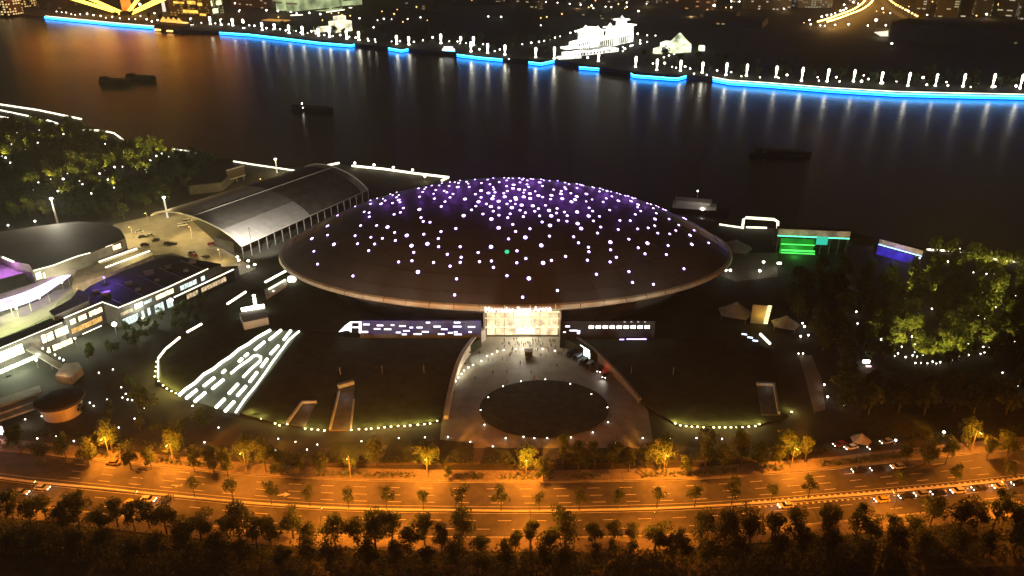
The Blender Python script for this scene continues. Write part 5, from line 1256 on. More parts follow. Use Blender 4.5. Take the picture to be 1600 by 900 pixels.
lamp(sdk, (at(1092, 331, -4).x, at(1092, 331, -4).y - 12, 7), 700, (1, .93, .75), .4)
barges = [('long dark barge abreast the one with a bow light', 222, 124, 38, 11, -17, []), ('dark barge carrying one white light at its bow', 181, 129, 38, 11, -17, [(-17, 0, 4.5, 1.3)]), ('low dark barge with two small lights in midstream', 489, 173, 40, 8, -10, [(-10, 0, 6.2, .9), (-8, -3, 3.2, .8)]), ('dark barge lying off the right park', 1220, 243, 46, 10, -3, [])]
for lab, x, y, L, Wd, a, li in barges:
    ship(lab, x, y, L, Wd, math.radians(a), [(-L * .38, 0, 3.6, 6, Wd * .6, 3.4, M_hull, 'deckhouse'), (L * .05, 0, 2.9, L * .62, Wd * .8, 2.4, M_hull, 'cargo_hold')], M_hull, False, li)
# tents, an unseen lamp added to brighten each, and yard right of the dome
def tent(label, px, py, s, h, m_=None):
    p = at(px, py); r = T('tent', label, 'tent', (p.x, p.y, 0))
    mb = MB(); n = 8; vs = [(p.x, p.y, h)]
    for ring, (k, z) in enumerate(((.35, .72), (.7, .52), (1, .4))):
        for i in range(n): a = 2 * math.pi * i / n + .39; vs.append((p.x + s * k * math.cos(a), p.y + s * k * math.sin(a), h * (z if i % 2 else z - .06 * ring)))
    fs = [(0, 1 + i, 1 + (i + 1) % n) for i in range(n)]
    for ring in range(2):
        for i in range(n): a, b_ = 1 + ring * n + i, 1 + ring * n + (i + 1) % n; fs.append((a, a + n, b_ + n, b_))
    mb.add(vs, fs); mb.build('canopy', m_ or M_conc, r)
    for i in range(0, n, 2): a = 2 * math.pi * i / n + .39; mb = MB(); mb.lathe([(.12, 0), (.12, h * .28)], (p.x + s * .98 * math.cos(a), p.y + s * .98 * math.sin(a), 0), 5); mb.build('pole', M_pole, r)
    return r, p
r, p = tent('white tensile tent in the yard right of the dome', 1148, 393, 9, 7); lamp(r, (p.x + 6, p.y - 13, 6), 70, (1, .92, .75), .4)
r, p = tent('pale tensile tent on the podium corner below the dome', 1148, 496, 7.5, 8); lamp(r, (p.x - 8, p.y - 8, 9), 60, (1, .95, .85), .4)
r, p = tent('dim tensile tent near the slatted yellow light wall', 1226, 512, 6, 6); lamp(r, (p.x - 6, p.y - 8, 6), 20, (1, 1, .9), .4)
r, p = tent('small pale tent roof beside the lay-by at the avenue', 1344, 692, 3.4, 4); lamp(r, (p.x - 4, p.y - 5, 5), 90, (1, .95, .85), .4)
for i, (x, y, z, pw) in enumerate(((1193, 410, 5, 350), (1134, 423, 4, 80), (1141, 423, 4, 0), (1136, 416, 4, 0), (1216, 412, 3, 150), (1219, 412, 3, 0), (1187, 424, 3, 120))):
    p = at(x, y, z); r = T('yard_lamp', f'white yard lamp in the service yard right of the dome, {nth(i)} of them', 'lamp post', (p.x, p.y, 0), 'yard lamps right of the dome'); MB().lathe([(.12, 0), (.1, z - .3)], (p.x, p.y, 0), 6).build('post', M_pole, r); MB().lathe([(.2, z - .3), (.65, z), (.65, z + .5), (.2, z + .8)], (p.x, p.y, 0), 8).build('globe', E_whiteN, r)
    if pw: lamp(r, (p.x, p.y - 1.2, z + .6), pw, (1, .93, .7), .4)
# slatted yellow light wall and its bar
P = at(1195, 507, 0); yl = T('light_ladder', 'upright ladder of warm white bars washing a wall yellow', 'light feature', (P.x, P.y, 0))
MB().obox((P.x - 6, P.y + 1.6), (P.x + .2, P.y + .4), .5, 0, 9).build('wall', M_pale, yl)
for i in range(8): MB().obox((P.x - .6 + i * .1, P.y - .2), (P.x + 1.0 + i * .1, P.y - .4), .4, .6 + i * 1.15, 1.25 + i * 1.15).build('light_rung', emit('rung light', (1, .84, .38), 2.2), yl)
lamp(yl, (P.x - 2.2, P.y - 2.4, 4.5), 380, (1, .58, .05), .5)
P, Q = at(1188, 522, 1), at(1203, 537, 1); r = T('light_bar', 'thick warm light bar at the podium corner by the yellow wall', 'light bar', (P.x, P.y, 0)); MB().tube([P - Vector((0, 0, .7)), Q - Vector((0, 0, .7))], .5, 6).build('rail', M_metal, r); MB().tube([P, Q], .6, 6).build('light_tube', E_led, r)
# park trees on the right
PK_R = [(1362, 436), (1438, 432), (1448, 400), (1520, 402), (1600, 414), (1660, 420), (1660, 660), (1560, 668), (1440, 664), (1320, 662), (1295, 640), (1288, 590), (1270, 545), (1240, 520), (1232, 480), (1245, 440), (1300, 412)]
PK_CLEAR = [(1372, 562), (1392, 578), (1480, 580), (1600, 566), (1660, 552), (1660, 600), (1400, 606), (1340, 600)]
_keep = in_poly
def in_park_right(x, y, P): return _keep(x, y, PK_R) and not _keep(x, y, PK_CLEAR)
in_poly = in_park_right
park(PK_R, [404, 416, 428, 441, 454, 468, 483, 498, 514, 530, 546, 562, 580, 600, 622, 645], 33, 'right park tree, {} row back from the river, {} from the dome', 'trees of the right river park', 'park', (.8, 1.1), 9)
in_poly = _keep
mb = MB(); mb.prism([at(x, y) for x, y in ((1372, 566), (1392, 574), (1480, 576), (1600, 562), (1700, 545), (1700, 690), (1330, 690))], -.5, .02); S('park_lawn', mb, M_lawn)
GREEN_L = [(1397, 559), (1402, 556), (1414, 562), (1425, 559), (1432, 560), (1440, 559), (1429, 571), (1438, 570), (1448, 571), (1456, 569), (1462, 571), (1468, 570), (1476, 568), (1486, 567), (1491, 563), (1497, 561), (1512, 558), (1531, 556), (1537, 554), (1545, 547), (1424, 530), (1428, 541), (1428, 553), (1408, 545), (1471, 549), (1500, 526), (1512, 541), (1535, 546), (1548, 517), (1556, 511), (1528, 497), (1538, 501), (1535, 460), (1553, 475), (1565, 475), (1555, 483), (1422, 471), (1414, 468), (1430, 402), (1436, 406), (1421, 441), (1443, 436), (1434, 444), (1452, 391), (1499, 391), (1490, 431), (1520, 428), (1531, 421), (1540, 431), (1553, 431), (1566, 431), (1480, 412), (1460, 470), (1585, 538), (1586, 465), (1590, 440), (1575, 500)]
park_lights(GREEN_L, 'park_light', 'yellow green park light in the right park, {} from the left', 'lights of the right river park', 13000, (1, .7, .14), 1, .75)
park_lights([(1253, 509), (1256, 515), (1250, 530), (1247, 556), (1254, 556), (1262, 528), (1337, 491), (1339, 509), (1329, 448), (1318, 638), (1287, 605), (1292, 625), (1376, 535), (1398, 693), (1473, 681), (1484, 693), (1545, 693), (1565, 586), (1590, 608), (1290, 430), (1320, 430), (1455, 486)], 'path_light', 'white path light in the dark part of the right park, {} from the left', 'white path lights of the right park', 70, (1, .95, .85), 2, 1.0)
p = at(1352, 572, 0); r = T('gate_lamp', 'bright pinkish white gate lamp in the middle of the dark park path', 'lamp', p); MB().lathe([(.3, 0), (.3, 1.5)], p, 6).build('post', M_pole, r); MB().box((p.x, p.y, 2.1), (2.6, .8, 1.0)).build('light_box', E_white, r); MB().box((p.x + .5, p.y - 1.6, .9), (2.0, .6, .5)).build('light_panel', emit('pink light', (1, .5, .5), 2.5), r); lamp(r, (p.x, p.y - 1, 3.5), 260, (1, .7, .6), .4)
# ------------------------------------------------------------------ far bank
# floating terraces edged with blue light
FLO = [([(70, 27), (120, 32), (180, 38), (240, 43)], 2), ([(343, 51), (390, 54), (450, 61), (500, 67), (549, 71), (559, 68)], 1), ([(607, 75.5), (628, 79), (647, 75)], 1), ([(714, 85.5), (750, 90), (785, 93)], 1), ([(826, 97), (845, 99.5), (866, 95)], 1), ([(905, 105), (936, 107.5)], 1), ([(986, 115), (990, 118), (1058, 123), (1072, 119)], 1), ([(1114, 124), (1140, 129), (1200, 133), (1300, 141), (1400, 147), (1480, 149), (1600, 151.5), (1680, 154)], 2)]
for i, (px, w) in enumerate(FLO):
    P = [at(x, y, -1.0) for x, y in px]; c = P[len(P) // 2]
    r = T('floating_terrace', f'floating terrace edged with a cyan light line, {nth(i)} from the left', 'pontoon', (c.x, c.y, -4), 'blue edged terraces of the far bank')
    back = [p + Vector((0, 9, 0)) for p in reversed(P)]
    MB().prism([(p.x, p.y) for p in P + back], -5, -1.4).build('deck', M_darkwall, r)
    fwd = [p + Vector((0, -.5, 0)) for p in P]
    MB().tube([p + Vector((0, 0, .4)) for p in fwd], .5 + .08 * w, 6).build('cyan_line', E_cyan, r)
    MB().tube([p + Vector((0, -.3, -1.7)) for p in fwd], .6, 6).build('blue_line', E_blue, r)
    if w == 2: MB().tube([p + Vector((0, 3, 1.9)) for p in P], .45, 6).build('white_rail', E_led, r)
# light columns
POSTS = [(300, 28, 40), (329, 26, 39), (346, 29, 40), (364, 29, 41), (381, 30, 45), (410, 35, 48), (429, 38, 46), (452, 39, 53), (473, 41, 55), (498, 44, 57), (515, 45, 59), (542, 47, 62), (561, 49, 64), (620, 55, 70), (639, 57, 71), (689, 53, 69), (720, 57, 70), (740, 57, 72), (736, 65, 82), (762, 68, 84), (789, 70, 87), (837, 74, 91), (866, 73, 93), (935, 84, 97), (993, 88, 106), (1026, 92, 111), (1063, 94, 112), (1097, 97, 115), (1134, 98, 119), (1166, 100, 120), (1212, 103, 122), (1252, 105, 128), (1292, 107, 129), (1333, 109, 129), (1376, 112, 132), (1418, 113, 136), (1461, 115, 136), (1504, 115, 137), (1550, 115, 138), (1593, 116, 140), (1640, 118, 142)]
for i, (x, yt, yb) in enumerate(POSTS):
    b_ = at(x, yb); h = min(20, max(8, hgt(x, yt, b_))); s = mpp(b_) * 2.0
    r = T('light_column', f'glowing white light column on the far bank, {nth(i)} from the left', 'light column', b_, 'light columns of the far bank')
    mb = MB(); mb.lathe([(s * .9, 0), (s * .9, .8)], b_, 8); mb.build('base', M_dark, r)
    mb = MB(); mb.lathe([(s * .35, .8), (s * .42, h * .3), (s * .75, h * .6), (s * .95, h * .8), (s * .8, h * .95), (s * .3, h)], b_, 8); mb.build('glowing_shaft', E_post, r)
    mb = MB(); mb.lathe([(s * .9, .8), (s * 1.05, 1.6), (s * .5, 2.4)], b_, 8); mb.build('base_light', E_post, r)
# garden lamps
GL = [(89, 19), (97, 20), (104, 21), (112, 23), (118, 24), (126, 24), (137, 24), (147, 26), (158, 27), (166, 29), (176, 28), (188, 30), (202, 31), (212, 31), (220, 26), (230, 33), (238, 36), (242, 23), (247, 34), (315, 37), (337, 38), (358, 40), (390, 42), (398, 43), (417, 47), (427, 47), (438, 48), (447, 50), (459, 50), (463, 50), (470, 53), (481, 53), (487, 52), (494, 55), (507, 57), (520, 58), (532, 58), (546, 60), (556, 62), (575, 63), (586, 64), (576, 66), (587, 67), (612, 66), (625, 67), (647, 68), (661, 65), (676, 62), (702, 66), (715, 67), (728, 69), (755, 71), (749, 80), (762, 71), (773, 82), (781, 80), (795, 94), (802, 72), (816, 71), (830, 70), (842, 68), (850, 66), (859, 63), (867, 61), (875, 58), (891, 54), (899, 52), (918, 94), (947, 84), (960, 79), (973, 75), (976, 80), (985, 75), (988, 73), (1000, 71), (996, 56), (1011, 57), (1024, 57), (1011, 67), (1000, 66), (973, 82), (1020, 102), (1037, 92), (1045, 89), (1053, 86), (1050, 106), (1056, 108), (1038, 103), (1070, 108), (1078, 110), (1084, 118), (1104, 119), (1109, 109), (1120, 113), (1142, 115), (1158, 121), (1187, 123), (1216, 124), (1229, 121), (1277, 123), (1279, 128), (1306, 124), (1311, 130), (1345, 132), (1349, 120), (1356, 127), (1378, 134), (1400, 130), (1441, 126), (1447, 136), (1478, 131), (1480, 137), (1516, 138), (1528, 133), (1554, 138), (1579, 133), (1586, 139), (600, 58 - 26), (562, 31), (590, 33), (612, 31), (637, 31), (657, 29), (584, 45), (763, 28), (783, 29), (845, 41)]
gl_me = (MB().lathe([(.15, 0), (.15, 3)], n=5).mesh('post', M_pole), MB().lathe([(.5, 3), (1.25, 3.5), (1.25, 4.5), (.4, 5.2)], n=7).mesh('globe', E_whiteN))
rr_ = random.Random(4); GL.sort(); NL = sum(1 for q in GL if q[0] < 905)
for i, (x, y) in enumerate(GL):
    p = at(x, y + 1.5); s = rr_.uniform(.55, 1.05)
    r = T('garden_lamp', f'far bank garden lamp, {nth(i if x < 905 else i - NL)} from the left, on the {"golden pavilion" if x < 905 else "highway"} side of the palace', 'garden lamp', p, 'garden lamps of the far bank'); part('post', gl_me[0], r, scale=(s, s, s)); part('globe', gl_me[1], r, scale=(s, s, s))
# far bank trees
rr = random.Random(3); k = 0; kk = [0, 0]
for x in range(20, 1640, 26):
    yb = 0
    for (xa, ya), (xb, yb_) in zip(far_px[:-1], far_px[1:]):
        if xa <= x < xb: yb = ya + (yb_ - ya) * (x - xa) / (xb - xa)
    for dy in ((-8,) if x < 560 else (-9, -22)):
        xx, yy = x + rr.uniform(-9, 9), yb + dy + rr.uniform(-4, 3)
        if 865 < xx < 1000 or yy < 12: continue
        p = at(xx, yy); tree('far_bank_tree', 'far', p, f'dark far bank tree {"left" if xx < 930 else "right"} of the white palace, {nth(kk[xx > 930])} along', 'trees of the far bank garden', rr.uniform(.8, 1.25), rnd=rr); kk[xx > 930] += 1
# bright white stepped palace-like pavilion
def lit_block(parent, px0, px1, z0, z1, depth, m_, name):
    if parent.name.startswith('lit_palace'): z0, z1 = z0 * .78, z1 * .78
    A, B = at(*px0), at(*px1); MB().obox(A, B, depth, z0, z1).build(name, m_, parent)
E_pal = emit('palace wash', (1, 1, .82), 2.3, True, .75, .09)  # floodlight on the walls put in as their own glow
c = at(930, 78); pal = T('lit_palace', 'brilliant white floodlit building rising in tiers on the far bank', 'building', c)
lit_block(pal, (884, 88), (960, 79), 0, 5, 16, E_pal, 'lower_terrace'); lit_block(pal, (880, 82), (915, 78), 5, 8, 12, E_pal, 'lower_roof'); lit_block(pal, (896, 80), (922, 73), 0, 14, 14, E_pal, 'front_hall'); lit_block(pal, (908, 74), (924, 66), 0, 24, 10, E_pal, 'front_tower')
lit_block(pal, (926, 76), (980, 64), 0, 14, 18, E_pal, 'main_hall'); lit_block(pal, (932, 70), (938, 68), 0, 22, 8, E_pal, 'middle_tower'); lit_block(pal, (950, 67), (957, 65), 0, 24, 8, E_pal, 'rear_tower'); lit_block(pal, (958, 66), (982, 60), 0, 22, 14, E_pal, 'rear_hall'); lit_block(pal, (965, 62), (974, 60), 22, 32, 8, E_pal, 'top_tower')
for a, b_, z in (((906, 74), (926, 66), 24), ((930, 70), (940, 68), 22), ((948, 67), (959, 65), 24), ((963, 62), (976, 60), 32), ((956, 66), (986, 59), 22)): lit_block(pal, a, b_, z, z + 1.6, 15, emit('palace eave', (1, 1, .85), 4), 'eave')
lit_block(pal, (872, 92), (906, 90), 0, 3, 9, E_pal, 'landing'); lit_block(pal, (886, 85), (904, 82), 5, 5.6, 8, M_darkwall, 'courtyard'); lit_block(pal, (912, 84), (948, 77), 5, 5.8, 9, emit('dim palace wash', (1, 1, .8), .35, True, .6, .1), 'forecourt_roof')
for a, b_, z0, z1 in (((926, 76), (980, 64), 1, 9.5), ((896, 80), (922, 73), 1, 9.5), ((884, 88), (960, 79), .6, 3.2)):
    A, B = at(*a), at(*b_); d = (B - A).normalized(); n = Vector((d.y, -d.x, 0)); L = (B - A).length
    dep = {9.5: 9.2, 3.2: 8.2}[z1] if a[0] != 896 else 7.2
    for i in range(int(L / 5)):
        q = A + d * (5 * i + 2.5) + n * dep; MB().obox(q - d * .9, q + d * .9, .4, z0, z1).build('window', M_darkwall, pal)
for x, y, z in ((933, 69, 18.2), (952, 66, 19.8), (970, 61, 26), (914, 70, 19.8)):
    MB().lathe([(5.5, 0), (2.6, 2.2), (.4, 5)], at(x, y) + Vector((0, 0, z)), 8).build('roof_cone', E_pal, pal)
c = at(1055, 82); hl = T('lit_mound', 'greenish white floodlit pyramid roofed hall in the far garden', 'building', c)
E_mnd = emit('mound wash', (.9, 1, .62), 1.4, True, .8, .08)  # hall itself glows in place of floodlights on it
lit_block(hl, (1027, 84), (1048, 77), 0, 6, 12, E_mnd, 'side_wing'); lit_block(hl, (1046, 82), (1074, 80), 0, 8, 16, E_mnd, 'hall')
p = at(1060, 80); MB().lathe([(16, 8), (9, 14), (1, 22)], p, 6).build('roof', E_mnd, hl); lit_block(hl, (1036, 81), (1044, 78), 6, 11, 9, E_pal, 'lantern'); lit_block(hl, (1092, 79), (1100, 79), 0, 6, 7, E_mnd, 'small_wing')
# white stepped restaurant on the left of the far bank
c = at(520, 47); rs_ = T('lit_restaurant', 'cream white lit low building with a stair-stepped front behind the columns', 'building', c)
E_rest = emit('restaurant wash', (1, .92, .6), 1.7, True, .6, .08)  # light falling on the facade put into the wall material
lit_block(rs_, (520, 50), (545, 47), 0, 14, 18, E_rest, 'main_wing'); lit_block(rs_, (494, 50), (522, 47), 0, 6, 14, E_rest, 'front_wing'); lit_block(rs_, (526, 47), (538, 45), 14, 19, 10, E_rest, 'roof_block')
c = at(432, 37); og = T('orange_shed', 'long low shed with a plain orange lit roof behind the columns', 'building', c); lit_block(og, (416, 37), (448, 39), 0, 5, 14, M_darkwall, 'wall'); lit_block(og, (415, 36.5), (449, 38.5), 5, 6, 18, emit('orange roof wash', (1, .5, .1), .65), 'roof')  # orange light on the roof put in as emission
wf = T('lit_wharf', 'orange lit wharf house with four small gables over the water', 'building', at(270, 42)); lit_block(wf, (252, 42), (292, 46), -1, 5, 14, M_darkwall, 'wall')
for i in range(4): A = at(257 + i * 8, 39 + i * .7); MB().lathe([(6, 5), (5, 7), (.5, 12)], A, 4).build('gable', emit('orange gable', (1, .5, .1), 1.6), wf)  # orange light made the own glow of gables and eave
lit_block(wf, (255, 38.5), (294, 42), 5, 6.2, 8, emit('orange eave', (1, .55, .14), 2.2), 'eave')
for x, y in ((265, 47), (246, 45)): lit_block(wf, (x - 4, y), (x + 4, y + .6), -2, 0, 3, emit('orange wharf light', (1, .5, .14), 4), 'wharf_light')
fb = ship('white ferry with a blue lit side moored at the far bank', 702, 84, 22, 8, math.radians(-12), [(-1, 0, 4.6, 15, 6, 3, emit('ferry deck glow', (1, 1, .95), 1.8), 'lower_deck'), (-1, 0, 7.4, 11, 5, 2.4, emit('ferry deck glow', (1, 1, .95), 1.8), 'upper_deck'), (2, -4.0, 3.6, 14, .6, 1.6, E_cyan, 'blue_line')], M_white, False)  # light on the white decks put into them as glow
# ------------------------------------------------------------------ city behind
gold = emit('gold strut light', (1, .58, .06), 6); goldp = emit('gold panel light', (1, .27, .025), 1.7, True, .6, .03)
tip = at(197, 23); gt = T('gold_pavilion', 'giant golden lit upturned pyramid of slanting beams at the top left', 'building', tip)
MB().lathe([(10, 0), (9, 6)], tip, 12).build('core', M_darkwall, gt)
for a, b_, w in (((-52, 0), 28, 2.6), ((38, 0), 34, 2.6), ((-100, 0), 34, 2.2), ((100, 0), 42, 2.2), ((-150, 10), 46, 2.4), ((160, 20), 60, 2.4)):
    MB().tube([tip + Vector((a[0] * .06, 0, 2)), tip + Vector((a[0], a[1] - 12, b_))], w, 6).build('beam', gold, gt)
for k, (w, z) in enumerate(((60, 30), (110, 38), (160, 48), (185, 60))): MB().obox((tip.x - w, tip.y + 4 - k * 3), (tip.x + w, tip.y + 4 - k * 3), 30 + 14 * k, z, z + 9).build('tier', goldp, gt)  # unseen glowing tiers put in as source of the river's orange reflection
MB().prism([(tip.x - 8, tip.y + 6), (tip.x + 8, tip.y + 6), (tip.x + 6, tip.y + 12), (tip.x - 6, tip.y + 12)], 0, 30).build('stem', goldp, gt)
bc = [0]
def tower(px0, px1, h, depth, label, wall=(.08, .075, .065), lit=(1, .75, .4), st=.6, fr=.3, sx=5, sz=4, roof=None, wins=()):
    A, B = at(*px0), at(*px1); r = T('city_building', label, 'building', ((A.x + B.x) / 2, (A.y + B.y) / 2 + depth / 2, 0)); bc[0] += 1
    d = (B - A).normalized(); n = Vector((-d.y, d.x, 0)) * depth / 2
    MB().obox(A + n, B + n, depth, 0, h).build('wall', windowmat(f'facade {bc[0]}', wall, lit, st * .9, sx, sz, fr * .7), r)
    MB().obox(A + n + d * .6, B + n - d * .6, depth - 1.2, h, h + .8).build('roof', roof or M_dark, r)
    m_ = (A + B) / 2 + n; MB().box((m_.x, m_.y, h + 2), (min(8, (B - A).length * .3), depth * .3, 3)).build('roof_plant', M_darkwall, r)
    for x0, y0, x1, y1, col in wins:
        u0, za = on_wall(x0, y0, A, B); u1, zb = on_wall(x1, y1, A, B); f = MB().obox(A + d * u0 - n * .01, A + d * u1 - n * .01, .8, zb, za).build('window', emit('far window ' + col, {'gold': (1, .55, .07), 'cream': (.95, 1, .5), 'white': (1, .95, .8)}[col], 1.8, True, .5, .1), r)
    return r
tower((266, 24), (312, 27), 60, 30, 'golden windowed building behind the gabled wharf house', (.16, .1, .03), (1, .55, .1), .5, .5, wins=((271, 2, 288, 6, 'gold'), (292, 1, 306, 7, 'gold'), (308, 4, 316, 9, 'gold'), (286, 15, 310, 21, 'gold'), (312, 21, 322, 25, 'gold')))
tower((314, 25), (350, 20), 50, 24, 'cream windowed building next to the golden windowed one', (.12, .11, .06), (.9, 1, .5), .5, .5, wins=((323, 2, 332, 9, 'cream'), (337, 1, 346, 7, 'cream'), (332, 14, 341, 20, 'cream')))
sl_ = at(257, 18); r = T('blade_tower', 'slim white light blade standing left of the golden windows', 'light column', sl_); MB().lathe([(3, 0), (2.6, 40)], sl_, 6).build('shaft', emit('blade glow', (1, .85, .7), 1.2), r)
E_glow = emit('pale green wash', (.8, .95, .45), .7, True, .7, .03)  # light on these blocks put into their walls as glow
def washed(px0, px1, h, depth, label, m_):
    A, B = at(*px0), at(*px1); d = (B - A).normalized(); n = Vector((-d.y, d.x, 0)) * depth / 2; r = T('city_building', label, 'building', ((A.x + B.x) / 2, A.y + depth / 2, 0))
    MB().obox(A + n, B + n, depth, 0, h).build('wall', m_, r); MB().obox(A + n, B + n, depth * .8, h, h + 1).build('roof', M_dark, r); MB().obox(A + n * .02, B + n * .02, .6, h * .3, h * .36).build('ledge', M_pale, r)
washed((432, 16), (442, 17), 40, 20, 'narrow pale washed block, first of the pale green group', E_glow); washed((448, 18), (466, 19), 40, 24, 'broad pale washed block, second of the pale green group', E_glow); washed((474, 16), (516, 18), 44, 40, 'widest pale green washed hall of the group', E_glow); washed((537, 10), (566, 7), 30, 26, 'pale green washed block furthest along the group', E_glow)
BL = [((-30, 22), (14, 24), 30, 30, 'golden lit low block at the top left corner', (.2, .12, .05), (1, .7, .3), 1.6, .8), ((22, 10), (40, 11), 30, 24, 'orange lit slab beside the corner block', (.2, .12, .05), (1, .6, .2), 1.4, .8), ((60, 12), (100, 14), 26, 30, 'dark brown block left of the golden pyramid', (.05, .035, .02), (1, .6, .2), .5, .12), ((360, 10), (424, 14), 22, 40, 'brown flat block left of the pale green group', (.10, .06, .03), (1, .7, .4), .6, .15), ((580, 10), (680, 16), 24, 50, 'long dim brown slab right of the pale green group', (.07, .055, .04), (1, .7, .4), .3, .08), ((684, 22), (780, 26), 16, 60, 'dark flat warehouse in the middle of the far shore', (.04, .038, .032), (1, .7, .4), .3, .05), ((806, 14), (838, 16), 14, 30, 'low brown block behind the middle lamps', (.12, .09, .06), (1, .75, .4), .5, .3), ((872, 26), (980, 32), 8, 50, 'long dark shed behind the white palace', (.035, .035, .028), (1, .8, .5), .3, .04), ((1000, 36), (1190, 46), 9, 70, 'very long dark shed right of the white palace', (.04, .035, .028), (1, .6, .3), .4, .06), ((1040, 12), (1110, 16), 16, 34, 'reddish brown slab below the top edge', (.12, .06, .03), (1, .5, .2), .6, .3), ((1160, 14), (1236, 16), 22, 40, 'dim block with scattered small windows', (.08, .07, .05), (1, .85, .6), .7, .25), ((1246, 12), (1300, 12), 40, 30, 'pale grey green tower base left of the highway', (.2, .22, .17), (.9, 1, .8), .4, .4), ((1388, 62), (1470, 70), 22, 60, 'huge dark brown hall, nearer half', (.075, .06, .045), (1, .7, .4), .2, .02), ((1474, 70), (1640, 75), 21, 70, 'huge dark brown hall, farther half with a pale base strip', (.075, .06, .045), (1, .7, .4), .2, .02), ((1460, 26), (1494, 28), 26, 24, 'yellowish flat block, first in the top right estate', (.16, .13, .07), (1, .85, .45), .5, .5), ((1500, 26), (1516, 27), 34, 20, 'thin dark tower, second in the top right estate', (.06, .05, .03), (1, .85, .5), .8, .25), ((1522, 24), (1548, 25), 30, 22, 'brownish block, third in the top right estate', (.12, .1, .06), (1, .85, .5), .7, .3), ((1556, 24), (1586, 26), 30, 24, 'brownish block, fourth in the top right estate', (.12, .1, .06), (1, .85, .5), .6, .3), ((1592, 30), (1640, 32), 30, 24, 'grey block, last in the top right estate', (.13, .12, .1), (1, .9, .7), .6, .3), ((1430, 14), (1452, 15), 26, 20, 'small dim block right of the orange ramp', (.1, .08, .05), (1, .8, .5), .6, .4), ((1100, 26), (1150, 29), 8, 26, 'low brown block under the orange junction lamp', (.1, .07, .04), (1, .6, .25), .5, .3)]
for px0, px1, h, dp, lab, wc, lc, s_, f_ in BL: tower(px0, px1, h, dp, lab, wc, lc, s_, f_)
amber_me = gl_me[1].copy(); amber_me.materials.clear(); amber_me.materials.append(emit('amber lamp glow', (1, .55, .16), 4, False))
rr = random.Random(8); k = 0
for x in range(700, 1640, 62):
    if 1320 < x < 1440: continue
    y = 5 + rr.uniform(-3, 3); tower((x, y), (x + rr.uniform(16, 34), y + 1), rr.uniform(8, 26), 24, f'dim city block at the very top edge, {nth(k)} from the left', (.08, .065, .045), (1, .8, .5), .7, .3); k += 1
for i in range(60):
    x, y = rr.uniform(420, 1600), rr.uniform(2, 40)
    if (860 < x < 1000 and y > 30) or (1390 < x and y > 30): y = rr.uniform(2, 12)
    p = at(x, y); s = rr.uniform(.6, 1.0); r = T('window_lamp', f'tiny amber city lamp far behind the bank, {nth(i)} of the outer scatter', 'street lamp', p, 'tiny amber lamps of the outer city'); part('post', gl_me[0], r, scale=(s, s, s * 1.5)); o = part('lamp_globe', amber_me, r, (0, 0, 1.5 * s), scale=(s, s, s))
# orange highway with its lamps
hp = smooth([at(x, y, .3) for x, y in ((1352, -14), (1356, -4), (1357, 6), (1352, 14), (1338, 24), (1318, 32), (1300, 39), (1284, 44))], 7); mb = MB(); mb.band(offset(hp, 9), offset(hp, -9), .3); hw = S('highway', mb, M_asphalt)
hp2 = smooth([at(x, y, .3) for x, y in ((1372, -12), (1379, 0), (1387, 11), (1404, 22), (1426, 35))], 5); mb = MB(); mb.band(offset(hp2, 6), offset(hp2, -6), .3); S('highway_ramp', mb, M_asphalt)
k = 0
for line, stp, off, pw in ((hp, 1, 7, 9000), (hp, 1, -7, 0), (hp2, 1, 5, 6000)):
    for i in range(0, len(line), stp):
        p = line[i] + Vector((off, 0, 0)); 
        r = T('highway_lamp', f'orange highway lamp at the top right, {nth(k)} along', 'street lamp', p, 'lamps of the orange highway'); k += 1
        part('post', gl_me[0], r, scale=(1, 1, 2.6)); o = part('lamp_globe', gl_me[1].copy(), r, (0, 0, 5), scale=(1.3, 1.3, 1.1)); o.data.materials.clear(); o.data.materials.append(emit('highway lamp glow', (1, .62, .16), 7, False))
        if pw: lamp(r, (p.x, p.y - 1, 12), pw, (1, .45, .08), .8)
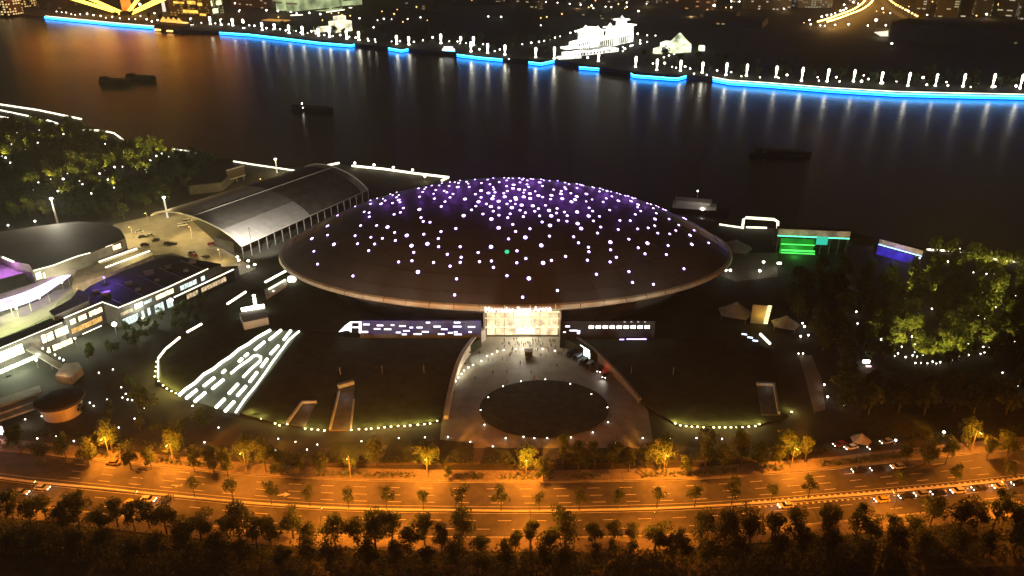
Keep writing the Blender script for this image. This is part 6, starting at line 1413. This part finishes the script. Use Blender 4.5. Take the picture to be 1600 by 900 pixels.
for i, (x, y) in enumerate(sorted(((1264, 35), (1266, 42), (1281, 43), (1283, 31), (1291, 29), (1298, 27), (1304, 25), (1312, 22), (1317, 20), (1321, 18), (1318, 12), (1332, 8), (1340, 9), (1325, 43), (1304, 43), (1288, 43), (1355, 44), (1367, 40), (1383, 44), (1417, 20), (1378, 18), (1390, 24), (1115, 16), (1116, 12), (997, 22), (1016, 24), (1035, 26), (1055, 28), (1078, 27), (1078, 34), (1089, 32), (1097, 27), (1104, 23), (1109, 33), (1134, 35), (1160, 37), (1186, 39), (871, 7), (890, 9), (907, 11), (902, 19), (924, 13), (927, 16), (922, 18), (946, 13), (955, 14), (979, 14), (979, 7), (1010, 8), (818, 5), (835, 6), (853, 6), (1139, 1), (1142, 6), (1142, 15), (1155, 6), (1179, 12), (1224, 16), (1448, 26), (1545, 14), (1540, 27), (1596, 24), (1392, 74), (417, 21), (435, 22), (455, 23), (464, 24), (484, 25), (501, 27), (220, 14), (374, 21), (368, 9), (375, 18)))):
    p = at(x, y + 1.5); big = (x, y) in ((1115, 16), (1367, 40), (220, 14)); r = T('city_lamp', f'warm street lamp among the far city blocks, {nth(i)} from the left', 'street lamp', p, 'scattered lamps of the far city'); s = 1.7 if big else rr.uniform(.7, 1.25)
    part('post', gl_me[0], r, scale=(s, s, s * 1.5)); o = part('lamp_globe', gl_me[1], r, (0, 0, 1.5 * s), scale=(s, s, s))
    if i % 5 == 0: lamp(r, (p.x, p.y - 4, 11), 9000, (1, .6, .25), .6)
mb = MB()
for a, b_ in (((454, 24), (473, 23)), ((510, 19), (538, 15)), ((545, 12), (550, 12))): mb.tube([at(*a, 6), at(*b_, 6)], .9, 5)
r = T('lit_bridge', 'broken line of white lights under the pale green group', 'bridge', at(500, 22)); mb.build('light_line', E_led, r); MB().obox(at(450, 25), at(552, 13), 8, 4, 5.2).build('deck', M_darkwall, r)
p = at(1374, 54); r = T('lit_canopy', 'bright pale canopy at the edge of the huge dark hall', 'canopy', p); MB().prism([at(1366, 50, 6), at(1388, 48, 6), at(1388, 56, 6), at(1376, 56, 6)], 5.4, 6).build('canopy_roof', emit('canopy glow', (1, .95, .75), 1.2, True, .3), r)
for q in ((1368, 51), (1386, 55)): MB().lathe([(.4, 0), (.4, 5.4)], at(*q), 6).build('post', M_pole, r)
# ------------------------------------------------------------------ night air: lamps glow in it and far things fade
m = bpy.data.materials.new('haze air'); m.use_nodes = True
nt = m.node_tree; nt.nodes.remove(nt.nodes['Principled BSDF'])
pv = nt.nodes.new('ShaderNodeVolumePrincipled'); pv.inputs['Density'].default_value = 0.00014
pv.inputs['Color'].default_value = (.9, .88, .86, 1); pv.inputs['Anisotropy'].default_value = 0.3
nt.links.new(pv.outputs[0], nt.nodes['Material Output'].inputs['Volume'])
mb = MB(); mb.box((0, 4500, 80.5), (14000, 9800, 183)); o = mb.build('haze', m); o['kind'] = 'stuff'
